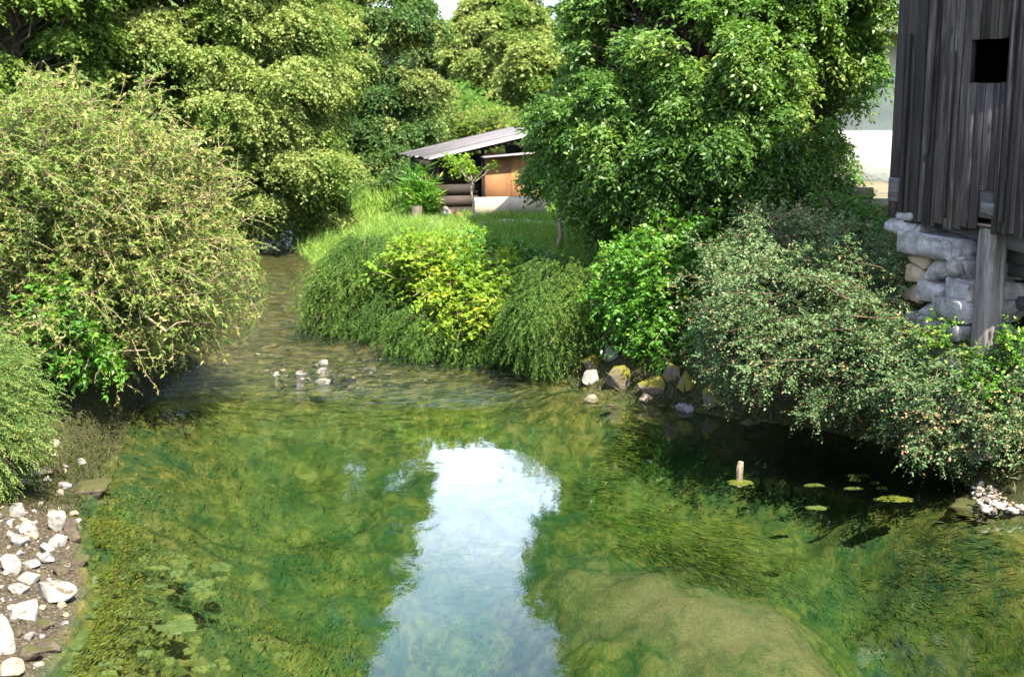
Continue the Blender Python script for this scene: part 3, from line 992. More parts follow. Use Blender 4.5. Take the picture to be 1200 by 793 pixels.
stones('tan_pier_stone', [span(1066, 1090, 302, 312, -.05, .7, 13, .04), span(1066, 1089, 312, 330, -.06, .7, 14, .05), span(1062, 1080, 330, 352, -.05, .7, 15, .05)], 'pier_tan', barn)
stones('rubble_course', [span(1038, 1075, 262, 277, -.05, .6, 23, .05), span(1042, 1060, 254, 263, 0, .5, 24, .03), span(1052, 1071, 250, 257, -.02, .5, 25, .03), span(1044, 1066, 247, 252, 0, .5, 26, .02),
        span(1078, 1098, 262, 277, .3, .8, 27, .05)], 'pier_stone', barn)
# the post: a split, twisted trunk
xa = bl(1161, 330, .17)[0]
n_, s_ = 60, 48
zz = np.linspace(0.35, ZB + .02, n_)
ang = np.linspace(0, 2 * np.pi, s_, endpoint=False)
PV = []
for i, z in enumerate(zz):
    f = (z - .35) / (ZB - .35)
    rx = .155 - .02 * f + .03 * max(0, .3 - f)
    q = np.stack([np.cos(ang + .25 * f), np.sin(ang + .25 * f), np.full(s_, z * .8)], -1)
    rr = rx * (1 + .34 * (fbm(q * np.array([3.4, 3.4, 1.1]), 51, 5) - .5) * 2 - .16 * np.exp(-((ang - 4.4) / .16) ** 2) - .12 * np.exp(-((ang - 3.6) / .12) ** 2))
    PV.append(np.stack([xa + np.cos(ang) * rr - .03 * (1 - f), .17 + np.sin(ang) * rr, np.full(s_, z)], -1))
PV = np.concatenate(PV)
PF = []
for i in range(n_ - 1):
    for j in range(s_):
        PF.append((i * s_ + j, i * s_ + (j + 1) % s_, (i + 1) * s_ + (j + 1) % s_, (i + 1) * s_ + j))
np_obj('support_post', PV, np.array(PF), M['post_wood'], barn, {'v': np.full(len(PF), .62)}, True)
m = MB()
m.beam((bl(1098, 268, .32)[0], .32, bl(1098, 262)[1]), (BX + .1, .32, bl(1150, 290)[1]), .20, .16, jit=.012, a=.55)
m.beam((bl(1122, 300, .50)[0], .50, bl(1122, 293)[1]), (BX + .1, .50, bl(1160, 304)[1]), .18, .19, jit=.012, a=.35)
m.beam((bl(1150, 320, .62)[0], .62, bl(1160, 322)[1]), (BX + .3, .62, bl(1160, 326)[1]), .16, .15, jit=.012, a=.7)
m.beam((bl(1150, 360, .66)[0], .66, bl(1160, 362)[1]), (BX + .3, .66, bl(1160, 366)[1]), .14, .13, jit=.012, a=.8)
m.build('floor_beam', M['beam_wood'], barn, .012)
m = MB()
m.beam((bl(1128, 300, .42)[0], .42, bl(1128, 300)[1]), (bl(1142, 395, .38)[0], .38, bl(1142, 395)[1]), .07, .05, a=.6)
m.beam((bl(1140, 304, .47)[0], .47, bl(1140, 304)[1]), (bl(1150, 400, .43)[0], .43, bl(1150, 400)[1]), .07, .05, a=.8)
m.build('brace', M['brace_wood'], barn, .004)
m = MB()
for k_ in range(6):
    m.beam((.2, 1.35, .55 + k_ * .36), (BX + .3, 1.35, .55 + k_ * .36), .2, .33, jit=.02, a=random.random() * .35)
m.build('dark_log_backing', M['barn_wood'], barn, .02)  # log backing added to keep the space under the barn dark
xb0, xb1 = bl(1146, 240)[0], bl(1166, 240)[0]
m = MB()
m.box((xb0 - .06, .03, bl(1156, 256)[1]), (xb1 + .06, .22, bl(1156, 215)[1]), a=.5, jit=.01)
m.box((xb0 + .04, -.004, bl(1156, 252)[1]), (xb1 - .01, .028, bl(1156, 236)[1]), .12, a=.8, jit=.01)
m.build('mortise_block', M['beam_wood'], barn, .008)
m = MB()
m.box((bl(1042, 220)[0], -.02, bl(1046, 236)[1]), (bl(1061, 220)[0] - .10, .35, bl(1046, 208)[1]), a=.75)
m.build('sill_end', M['beam_wood'], barn, .01)

# ------------------------------------------------------------------ the white house behind the plum tree
k = NT('white_render')
n = k.noise(1.2, 6, 0.65, k.mapping())
n2 = k.noise(14, 4, 0.6, k.mapping())
c = k.ramp(n, (0.3, (0.36, 0.35, 0.32)), (0.55, (0.55, 0.54, 0.52)), (0.8, (0.62, 0.61, 0.60)))
M['render'] = k.finish(k.principled(c, 0.9, 0.2, k.bump(n2, 0.3, 0.02)).outputs[0])
k = NT('roof_tile')
n = k.noise(3, 5, 0.6, k.mapping())
c = k.ramp(n, (0.3, (0.16, 0.155, 0.155)), (0.7, (0.30, 0.285, 0.28)))
tone = k.ramp(k.attr('v'), (0, (0.7, 0.7, 0.7)), (1, (1.15, 1.12, 1.1)))
M['tile'] = k.finish(k.principled(k.mix(1.0, c, tone, 'MULTIPLY'), 0.85, 0.25).outputs[0])
M['brown_wood'] = wood_mat('brown_painted_wood', [(0.07, 0.028, 0.014), (0.14, 0.058, 0.028), (0.20, 0.09, 0.045), (0.13, 0.055, 0.03)], (10, 10, 1.2), False)
M['plain_dark'] = bark_mat('dark_timber', (0.02, 0.015, 0.012), (0.06, 0.045, 0.035))
HY = 23.0
HX0, HX1 = at_y(712, 100, HY)[0], 10.5
HZ0, HZ1 = 1.6, 5.85
house = empty('house', (HX0, HY, 0), 0)
tag(house, 'white rendered house with grey tiled roof and deep eaves behind the plum tree', 'house')
LX = HX1 - HX0
LD = 6.0
slope = 0.8875
RH = slope * LD / 2
m = MB()
m.box((0, 0, HZ0), (LX, LD, HZ1), a=.5)
m.build('wall', M['render'], house)
m = MB()
V = [(0.01, 0.02, HZ1 + .002), (0.01, LD - .02, HZ1 + .002), (0.01, LD / 2, HZ1 + RH - .05), (LX - .01, 0.02, HZ1 + .002), (LX - .01, LD - .02, HZ1 + .002), (LX - .01, LD / 2, HZ1 + RH - .05)]
m.add(V, [(0, 1, 2), (3, 5, 4), (0, 3, 4, 1), (1, 4, 5, 2), (2, 5, 3, 0)], .5)
m.build('timber_gable', M['brown_wood'], house)
# tiled roof: overlapping courses
m = MB()
OV, OVX = 0.95, 0.30
for side_ in (0, 1):
    nrow = 14
    for r_ in range(nrow):
        ya, yb = -OV + (LD / 2 + OV) * r_ / nrow, -OV + (LD / 2 + OV) * (r_ + 1.12) / nrow
        za, zb = HZ1 + .10 + slope * ya, HZ1 + .10 + slope * yb
        xx = -OVX + (0.15 if r_ % 2 else 0)
        while xx < LX + OVX:
            x2 = min(xx + .30, LX + OVX)
            V = [(xx + .004, ya, za + .05), (x2 - .004, ya, za + .05), (x2 - .004, yb, zb + .012), (xx + .004, yb, zb + .012)]
            V += [(a, b, c_ + .022) for a, b, c_ in V]
            if side_: V = [(a, LD - b, c_) for a, b, c_ in V]
            m.add(V, [(0, 1, 2, 3), (7, 6, 5, 4), (0, 4, 5, 1), (1, 5, 6, 2), (2, 6, 7, 3), (3, 7, 4, 0)], random.random())
            xx += .30
rf = m.build('roof', M['tile'], house)
m = MB()
for side_ in (0, 1):
    V = [(-OVX, -OV, HZ1 - slope * OV + .02), (LX + OVX, -OV, HZ1 - slope * OV + .02), (LX + OVX, LD / 2, HZ1 + RH + .01), (-OVX, LD / 2, HZ1 + RH + .01)]
    V += [(a, b, c_ + .06) for a, b, c_ in V]
    if side_: V = [(a, LD - b, c_) for a, b, c_ in V]
    m.add(V, [(0, 1, 2, 3), (7, 6, 5, 4), (0, 4, 5, 1), (1, 5, 6, 2), (2, 6, 7, 3), (3, 7, 4, 0)], .4)
m.build('eaves_boarding', M['brown_wood'], house)
for i in range(14):
    xx = .2 + i * (LX - .4) / 13
    m = MB()
    m.beam((xx, -OV + .05, HZ1 - slope * (OV - .05) - .06), (xx, .0, HZ1 - .06), .09, .12, a=.5)
    m.build('rafter', M['brown_wood'], house)
m = MB()
for yq in (-.55, LD + .55):
    m.beam((-OVX - .02, yq - .35 if yq < 0 else yq + .35, HZ1 - slope * OV + .02), (-OVX - .02, LD / 2, HZ1 + RH - .03), .05, .26, a=.6, up=(1, 0, 0))
m.build('verge_board', M['brown_wood'], house)
m = MB()
m.beam((0, -.02, HZ1 - 1.15), (-OVX + .1, -.02, HZ1 + .02), .12, .14, a=.6, up=(0, 1, 0))
m.beam((0, -.02, HZ1 - .12), (-OVX - .02, -.02, HZ1 - .12), .14, .16, a=.6, up=(0, 1, 0))
m.build('brace', M['brown_wood'], house)
k = NT('grey_metal')
M['metal'] = k.finish(k.principled((0.16, 0.155, 0.15), 0.45, 0.5).outputs[0])
gt = tubes(np.array([[(-OVX, -OV - .07, HZ1 - slope * OV + .05), (LX / 2, -OV - .07, HZ1 - slope * OV + .045), (LX + OVX, -OV - .07, HZ1 - slope * OV + .04)]]), np.full((1, 3), .065), 10)
np_obj('gutter', gt[0], gt[1], M['metal'], house, None, True)
k = NT('window_glass')
M['glass'] = k.finish(k.principled((0.02, 0.025, 0.03), 0.05, 0.6).outputs[0])
for xx in (0.7, 3.0):
    m = MB()
    for q in ((0, 0, 1.0, .07), (0, 1.13, 1.0, 1.2), (0, .07, .07, 1.13), (.93, .07, 1.0, 1.13), (.47, .07, .53, 1.13)):
        m.box((xx + q[0], -.03, 3.3 + q[1]), (xx + q[2], .02, 3.3 + q[3]), a=.7)
    wf = m.build('window', M['brown_wood'], house)
    m = MB()
    m.box((xx + .05, -.012, 3.35), (xx + .95, -.004, 4.45), a=.5)
    m.build('pane', M['glass'], wf)
m = MB()
m.box((1.9, -.03, 1.7), (2.8, -.004, 3.75), a=.5)
m.build('door', M['brown_wood'], house)
# plinth stones and the slab terrace at the foot of the house wall
stones('footing_stone', [((at_y(1035, 210, HY)[0] - HX0, -.35, 2.05), (at_y(1049, 210, HY)[0] - HX0, -.01, 2.45), 71, .08)], 'stone_tan', house)
k = NT('terrace_stone')
n = k.noise(2.0, 7, 0.65, k.mapping((0.5, 3, 3)))
M['terrace'] = k.finish(k.principled(k.ramp(n, (0.3, (0.05, 0.042, 0.026)), (0.55, (0.13, 0.11, 0.07)), (0.75, (0.20, 0.175, 0.125))), 0.85, 0.2, k.bump(n, .5, .02)).outputs[0])
t0, t1 = at_y(975, 225, 18.5), at_y(1062, 225, 18.5)
ter = empty('stone_terrace', (t0[0], 18.0, 0))
tag(ter, 'low flat slab terrace between the white house wall and the barn', 'terrace')
m = MB()
zt = at_y(1020, 240, 18.0)[2]
m.box((-.4, 0, zt - .16), (t1[0] - t0[0] + .8, 2.3, zt), a=.4, jit=.01)
m.box((-.4, 2.31, zt - .16), (t1[0] - t0[0] + .8, 4.7, zt + .012), a=.6, jit=.01)
m.build('slab', M['terrace'], ter, .015)
m = MB()
m.box((-.3, .25, zt - 1.0), (t1[0] - t0[0] + .7, 4.6, zt - .17), a=.3)
m.build('retaining_wall', M['stone_brown'], ter)
st0 = at_y(985, 218, 19.2)
m = MB()
m.box((st0[0] - t0[0], .9, zt + .004), (st0[0] - t0[0] + .42, 1.35, zt + .17), a=.5, jit=.015)
m.build('step', M['terrace'], ter, .015)

# ------------------------------------------------------------------ the small shed
M['shed_dark'] = wood_mat('dark_shed_board', [(0.010, 0.007, 0.006), (0.024, 0.018, 0.015), (0.045, 0.035, 0.03), (0.03, 0.024, 0.02)], (1.2, 9, 9), False)
M['shed_orange'] = wood_mat('orange_shed_panel', [(0.19, 0.085, 0.032), (0.28, 0.13, 0.052), (0.34, 0.165, 0.075), (0.30, 0.15, 0.07)], (5, 5, 2), False)
M['shed_roof'] = wood_mat('grey_roof_board', [(0.09, 0.08, 0.082), (0.16, 0.145, 0.148), (0.24, 0.22, 0.225), (0.20, 0.185, 0.19)], (1.0, 7, 7), False)
M['cream'] = wood_mat('cream_board', [(0.24, 0.19, 0.12), (0.36, 0.30, 0.22), (0.44, 0.385, 0.30), (0.38, 0.29, 0.20)], (3, 3, 3), False)
SY = 32.0
sp = at_y(512, 255, SY)
SZ = hz(sp[0], SY) - .05
shed = empty('shed', (sp[0], SY, 0), R(20.4))
tag(shed, 'small wooden shed with grey sloping roof, dark boards and an orange front panel', 'shed')
SW, SDp = 2.75, 2.5
zl, zr = at_y(514, 184, SY)[2], at_y(615, 157, SY + .75)[2]
sl = (zr - zl) / 2.6
def rz_(x): return zl + sl * x
m = MB()
nb = 5
for i in range(nb):          # horizontal dark boards on the left end and the left half of the front
    z0 = SZ + (zl - .12 - SZ) * i / nb
    z1 = SZ + (zl - .12 - SZ) * (i + 1) / nb - .012
    m.box((.08, .28 + random.uniform(0, .012), z0), (1.24, .31, z1), jit=.004)
    m.box((.03 + random.uniform(0, .012), .05, z0), (.06, SDp, z1), jit=.004)
m.box((.06, SDp - .04, SZ), (SW, SDp, zl - .05), a=.3)
m.box((SW - .04, .05, SZ), (SW, SDp - .05, zl + .2), a=.3)
m.build('dark_board_wall', M['shed_dark'], shed)
m = MB()
m.box((1.28, .0, SZ + .12), (1.98, .035, rz_(1.28) - .22), a=.35)
m.box((1.99, .0, SZ + .12), (SW - .02, .035, rz_(1.28) - .22), a=.6)
m.box((1.28, .04, SZ + .12), (1.31, .28, rz_(1.28) - .25), a=.3)
m.build('front_panel', M['shed_orange'], shed)
for xx in (.05, 1.25, SW - .05):
    m = MB()
    m.box((xx - .04, .036, SZ), (xx + .04, .12, rz_(xx) - .06), a=.4)
    m.build('corner_post', M['shed_dark'], shed)
m = MB()
m.beam((1.15, -.16, rz_(1.15) - .26), (SW + .3, -.16, rz_(1.15) - .14), .34, .035, a=.7)
m.build('pent_board', M['shed_roof'], shed)
m = MB()
for i in range(9):
    xx = 1.3 + i * .17
    m.box((xx, .06, rz_(xx) - .13), (xx + .10, .10, rz_(xx) - .06), a=random.random())
m.build('vent_slat', M['shed_dark'], shed)
m = MB()
y = -.28
while y < SDp + .35:
    w = random.uniform(.16, .24)
    xo, xe = -.22 + random.uniform(-.05, .05), SW + .2 + random.uniform(-.05, .05)
    dz = random.uniform(0, .02)
    m.beam((xo, y + w / 2, rz_(xo) + dz), (xe, y + w / 2, rz_(xe) + dz), w - .008, .026, jit=.006)
    y += w
m.build('roof', M['shed_roof'], shed)
m = MB()
m.beam((-.1, .1, rz_(-.1) - .06), (SW + .1, .1, rz_(SW + .1) - .06), .08, .08, a=.3)
m.beam((-.1, SDp - .1, rz_(-.1) - .06), (SW + .1, SDp - .1, rz_(SW + .1) - .06), .08, .08, a=.3)
m.build('rafter', M['shed_dark'], shed)
m = MB()
q = at_y(556, 258, SY - .3)
o = at_y(660, 258, SY - .1)
zg = hz(q[0], q[1])
m.beam((q[0], q[1], zg + .30), (o[0] - .4, q[1] + .62, zg + .30), .04, .48, a=.6, jit=.01)
b = m.build('leaning_board', M['cream'])
b.location = (0, 0, 0)
tag(b, 'wide cream board standing on edge against the orange front of the shed', 'board')
m = MB()
q = at_y(533, 256, SY - .25)
for i in range(5):
    m.beam((q[0] - .30, q[1] - .05 * i, hz(q[0], q[1]) + .30 - .045 * i), (q[0] + .34, q[1] - .12 - .05 * i, hz(q[0], q[1]) + .05), .16, .03, a=random.random(), jit=.01)
M['clay'] = stone_mat('red_clay', (0.16, 0.055, 0.03), (0.30, 0.12, 0.07))
tag(m.build('plank_pile', M['clay']), 'small heap of reddish planks against the dark shed wall', 'planks')
V, F = stone_shape((.30, .26, .30), 301, 3, 12, .03)
q = at_y(523, 247, SY - .5)
tag(np_obj('pale_block', V, F, M['stone_white'], None, None, False, None, (q[0], q[1], hz(q[0], q[1]) + .2)), 'pale squared block lying in front of the dark shed wall', 'block')

# ------------------------------------------------------------------ trees of the background
def lump_px(u, v, y, ru, rv, ry):
    """an ellipsoid given by where it shows, its distance y, and its half-sizes (ru, rv in photograph pixels at that distance, ry metres)"""
    p = at_y(u, v, y)
    return (p[0], p[1], p[2], ru * y / FOC, ry, rv * y / FOC)
def base_at(u, y):
    x = (u - 600) * y / FOC
    return (x, y, hz(x, y) - .1)

Yb = 36.0
tree('linden_tree', 'large flowering linden with pale yellow blossom hanging over the stream, behind the brown shrub', base_at(235, Yb),
     [lump_px(230, -40, Yb, 150, 190, 4.0), lump_px(290, 110, Yb - 1, 95, 130, 3.2), lump_px(335, 205, Yb - 2, 55, 70, 2.0), lump_px(150, 60, Yb, 90, 120, 3), lump_px(215, 70, Yb - 2.2, 100, 90, 2.0), lump_px(330, 60, Yb - 1, 60, 100, 2.0), lump_px(250, -300, Yb, 110, 170, 3.0)],
     M['linden'], M['bark'], .32, 460, (.5, 1.15), .42, 150, 12, .095, .052, .42, 11, .5, .47, .95, .25, lo=.75, face=.75)
Ya = 31.0
tree('linden_tree', 'dark green linden standing left of the large flowering one, sky showing through', base_at(20, Ya),
     [lump_px(20, 10, Ya, 110, 130, 3.0), lump_px(-60, -130, Ya, 130, 170, 3.2), lump_px(70, -60, Ya + 2, 70, 120, 2.4)],
     M['linden'], M['bark'], .28, 210, (.4, .9), .5, 95, 10, .12, .065, .4, 12, .4, .62, .8, .25, lo=.75, face=.7, gap=.38)
Yc = 43.0
tree('linden_tree', 'tall dark linden with scattered pale blossom clusters beside the far stream bend', base_at(432, Yc),
     [lump_px(432, 60, Yc, 66, 130, 2.0), lump_px(372, -250, Yc, 50, 110, 1.8), lump_px(440, 170, Yc - .5, 60, 75, 1.8), lump_px(415, -110, Yc, 62, 130, 1.9), lump_px(468, 110, Yc - .5, 36, 70, 1.2), lump_px(385, 210, Yc, 30, 40, 1.0)],
     M['linden_green'], M['bark'], .30, 250, (.38, .85), .5, 125, 11, .105, .056, .42, 13, .4, .53, .8, .2, lo=.72, face=.75)
Yd = 62.0
tree('linden_tree', 'pale yellow flowering linden in the distance above the shed roof', base_at(585, Yd),
     [lump_px(580, 50, Yd, 52, 62, 2.6), lump_px(600, 5, Yd, 20, 30, 1.2), lump_px(570, 22, Yd, 20, 28, 1.4), lump_px(612, 85, Yd, 40, 50, 2.2)],
     M['linden'], M['bark'], .3, 190, (.45, .9), .6, 80, 11, .15, .085, .5, 14, .4, .40, 1.0, .25, face=.75)
tree('broadleaf_tree', 'darker green tree with open shaded hollows between the tall linden and the distant one', base_at(522, 66),
     [lump_px(528, 75, 66, 36, 44, 2.6), lump_px(535, 110, 66, 50, 30, 2.4)], M['far_dark'], M['bark'], .3, 150, (.45, .9), .6, 55, 10, .20, .11, .5, 15, .4, .50, .8, .25, face=.75)
tree('broadleaf_tree', 'dark bluish green tree far behind, right of the sky gap', base_at(665, 92),
     [lump_px(672, 66, 92, 26, 42, 3.6), lump_px(712, 20, 92, 36, 60, 3.4), lump_px(690, 90, 92, 60, 40, 3.4)], M['far_dark'], M['bark'], .35, 170, (.6, 1.3), .6, 55, 10, .27, .15, .7, 16, .4, .72, .6, .25, face=.75)
tree('broadleaf_tree', 'yellow green tree top showing behind the left edge of the plum tree', base_at(640, 52),
     [lump_px(632, 90, 52, 34, 45, 1.7), lump_px(650, 120, 52, 40, 40, 1.7)], M['linden'], M['bark'], .2, 90, (.4, .75), .6, 60, 10, .16, .09, .42, 17, .35, .36, .9, .25, face=.75)
for i, (u, y, lab) in enumerate(((480, 110, 'hazy far tree below the sky gap beside the tall linden'), (570, 120, 'hazy far tree behind the distant pale linden'), (760, 70, 'tall tree behind the roof of the white house'),
                                (900, 60, 'broad tree behind the house, seen over its roof'), (1120, 45, 'tree behind the dark barn'), (-90, 48, 'big tree beyond the left edge of the stream bank'))):
    hh = (28, 30, 105, 110, 130, 190)[i]
    tree('background_tree', lab, base_at(u, y), [lump_px(u, 95 - hh * .35, y, 60 + hh * .2, hh, 3.4), lump_px(u + 40, 110 - hh * .2, y, 60, hh * .7, 3)], M['far_dark'], M['bark'],
         .3, 110, (.7, 1.3), .6, 50, 9, .26, .15, .7, 40 + i, .4, .66, .7, .25, face=.75, group='far trees closing off the view')
plant('pale_shrub', 'soft pale green rounded shrub growing behind the shed roof', 'shrub', base_at(540, 50), [lump_px(535, 135, 50, 46, 34, 1.6), lump_px(575, 150, 50, 34, 24, 1.2), lump_px(505, 150, 50, 26, 22, 1.0)],
      M['willow'], M['stem'], 260, 14, 14, .12, .035, .5, .2, .6, seed=21, droop=.3, tip_thr=.7)
plant('flowering_shrub', 'low yellow green shrub with orange tips just above the shed roof', 'shrub', base_at(575, 44), [lump_px(560, 140, 44, 30, 16, .9), lump_px(590, 143, 44, 26, 14, .9), lump_px(525, 160, 44, 22, 16, .9)],
      M['left_bush'], M['stem'], 150, 12, 12, .10, .05, .4, .2, .6, seed=22, droop=.3, tip_thr=.48)
plant('leafy_shrub', 'dark leafy shrub at the foot of the tall linden left of the shed', 'shrub', base_at(470, 37.5), [lump_px(468, 228, 37.5, 26, 28, .9), lump_px(440, 240, 38.5, 26, 24, .9), lump_px(490, 215, 37, 16, 28, .6)],
      M['linden_green'], M['stem'], 180, 12, 12, .10, .06, .35, .2, .4, seed=23, droop=.3, tip_thr=.66)

# ------------------------------------------------------------------ the plum tree and the young trees
Yp = 19.5
tree('plum_tree', 'big glossy green plum tree spreading in front of the white house', base_at(840, Yp + .4),
     [lump_px(820, 75, Yp, 132, 125, 2.2), lump_px(725, 155, Yp - .3, 82, 78, 1.4), lump_px(722, 90, Yp, 48, 44, .9), lump_px(922, 110, Yp - .2, 66, 112, 1.3), lump_px(745, 25, Yp - .3, 50, 42, .9), lump_px(800, 210, Yp - .6, 115, 72, 1.5), lump_px(880, 215, Yp - .9, 70, 55, 1.0),
      lump_px(900, -60, Yp, 130, 90, 2.0), lump_px(770, 20, Yp - .2, 80, 60, 1.3), lump_px(850, 150, Yp - .8, 90, 80, 1.2), lump_px(765, 190, Yp - .8, 70, 50, 1.0), lump_px(668, 160, Yp, 32, 46, .7), lump_px(1005, 30, Yp - .4, 32, 34, .6), lump_px(985, 185, Yp - .4, 24, 45, .5), lump_px(992, 75, Yp - .4, 26, 50, .6), lump_px(705, 48, Yp - .2, 40, 32, .8), lump_px(775, 60, Yp - .6, 55, 42, 1.0), lump_px(730, 235, Yp - .4, 45, 40, .8), lump_px(830, -190, Yp, 110, 100, 1.8), lump_px(765, -35, Yp, 45, 60, 1.0)],
     M['plum'], M['stem_dark'], .15, 950, (.14, .38), .9, 40, 11, .084, .038, .27, 18, .5, .58, .6, .12, lo=.55, hi=1.04, face=.6, gap=.33)
Yq = 25.0
tree('young_tree', 'slender young tree with forked trunk standing on the lawn before the shed', base_at(655, Yq),
     [lump_px(665, 195, Yq, 38, 36, .8), lump_px(640, 208, Yq, 20, 18, .5), lump_px(688, 165, Yq, 34, 46, .7)], M['plum'], M['stem'], .055, 52, (.16, .30), .7, 26, 9, .085, .045, .24, 19, .4, .6, .6, .3, face=.5)
ys_ = 30.6
tree('walnut_sapling', 'thin pale stemmed sapling with yellow green leaves in front of the shed', base_at(556, ys_),
     [lump_px(548, 192, ys_, 22, 9, .5), lump_px(570, 198, ys_, 14, 8, .3), lump_px(538, 183, ys_, 12, 8, .3)], M['yellow'], M['bark_pale'], .04, 15, (.08, .14), .5, 8, 7, .11, .05, .25, 20, .3, .9, .2, .55, face=.4)

# ------------------------------------------------------------------ shrubs along the left bank
Yl = 16.0
gc = at_y(115, 240, Yl)
plant('spirea_bush', 'huge arching shrub with brown stems and tan seed heads overhanging the left bank', 'bush', (-6.3, 16.6, .5),
      [lump_px(110, 200, Yl, 130, 105, 1.9), lump_px(30, 190, Yl - .4, 100, 100, 1.8), lump_px(195, 265, Yl + .2, 95, 110, 1.7), lump_px(250, 330, Yl + .5, 48, 70, 1.2), lump_px(120, 350, Yl - .8, 75, 85, 1.1), lump_px(40, 330, Yl - 1, 75, 90, 1.0)],
      M['left_bush'], M['stem'], 620, 22, 13, .062, .026, .30, .20, .9, None, 24, .38, .30, .35, .43, .0095, lo=.60, hi=1.12, face=.62, spread=.8, tip_scale=.7, twig_tubes=True)
rngb = np.random.default_rng(3)
plant('broadleaf_shrub', 'fresh green leafy shoots at the water edge under the brown arching shrub', 'shrub', tuple(ground_at(95, 440) + np.array([0, .3, 0])),
      [lump_px(85, 405, 14.2, 34, 48, .4), lump_px(115, 430, 14.2, 22, 22, .3), lump_px(60, 350, 14.3, 26, 30, .4)], M['bright'], M['stem'], 85, 9, 9, .075, .04, .2, .2, .15, seed=25, droop=.25, tip_thr=.62)
needles('juniper_bush', 'pale feathery juniper hanging over the stones at the left edge', 'bush', (-5.5, 12.0, .9),
        [lump_px(-60, 482, 12.0, 76, 76, .8), lump_px(-90, 436, 12.3, 66, 52, .9), lump_px(-22, 508, 11.8, 36, 28, .5)], M['juniper_pale'], 1100, 34, .034, .0075, .55, 26, .55, (.35, -.15, 0), None, 70, (-5.2, 11.9, .5))

# ------------------------------------------------------------------ shrubs on the middle bank
needles('juniper_bush', 'dark drooping juniper mound at the stream bend, leftmost on the grassy bank', 'bush', (-2.4, 22.4, .5),
        [lump_px(425, 330, 22.3, 50, 55, .9), lump_px(400, 345, 22.0, 28, 40, .6), lump_px(455, 310, 22.4, 40, 45, .8), lump_px(470, 360, 21.2, 34, 34, .5)],
        M['juniper'], 950, 34, .045, .0095, .72, 27, 1.0, (-.15, -.2, 0), None, 60, (-2.3, 21.7, .45))
needles('juniper_bush', 'dark juniper mound between the golden shrub and the bright green bush', 'bush', (.7, 18.9, .7),
        [lump_px(655, 355, 18.7, 50, 60, .8), lump_px(645, 365, 18.8, 42, 45, .6), lump_px(690, 350, 18.6, 40, 60, .7), lump_px(665, 325, 19.2, 36, 20, .6), lump_px(596, 392, 19.4, 24, 22, .4)],
        M['juniper'], 1050, 34, .042, .0085, .68, 28, 1.0, (-.05, -.25, 0), None, 60, (.7, 18.3, .5))
needles('juniper_bush', 'low juniper skirt hanging to the water below the golden shrub', 'bush', (-.9, 20.0, .5),
        [lump_px(505, 385, 19.9, 42, 27, .5), lump_px(550, 395, 19.6, 34, 26, .4)], M['juniper'], 480, 32, .042, .0085, .62, 29, 1.0, (-.1, -.25, 0), None, 40, (-.9, 19.7, .3))
plant('golden_shrub', 'bright yellow green shrub glowing in the sun on the middle of the bank', 'shrub', (-.9, 20.6, .8),
      [lump_px(545, 340, 20.0, 50, 30, .7), lump_px(510, 298, 20.8, 40, 20, .7), lump_px(575, 345, 19.8, 34, 30, .5), lump_px(548, 380, 19.3, 22, 24, .4), lump_px(480, 296, 21.2, 30, 18, .5), lump_px(600, 325, 19.9, 28, 24, .5), lump_px(575, 372, 19.2, 24, 24, .4), lump_px(455, 318, 21.3, 22, 22, .4), lump_px(520, 370, 19.7, 24, 20, .4)],
      M['yellow'], M['stem'], 420, 9, 9, .088, .05, .24, .2, .5, seed=30, droop=.2, tip_thr=.6, upn=.9)
plant('green_shrub', 'mid green low shrub behind the golden one on the bank top', 'shrub', (.1, 21.4, .9),
      [lump_px(585, 310, 21.0, 46, 26, .7), lump_px(620, 320, 20.6, 34, 26, .5), lump_px(545, 290, 22, 40, 18, .7)], M['bright'], M['stem'], 200, 11, 10, .07, .04, .22, .2, .5, seed=31, droop=.2, tip_thr=.5, upn=.9)
plant('iris_clump', 'tall fresh green blades growing beside the dark end of the shed', 'plant', base_at(492, 31.8), [lump_px(492, 222, 31.8, 15, 22, .3)], M['bright'], M['stem'], 60, 5, 8, .32, .035, .2, .1, .2, seed=32, s0=.2, droop=.1, upn=.2)

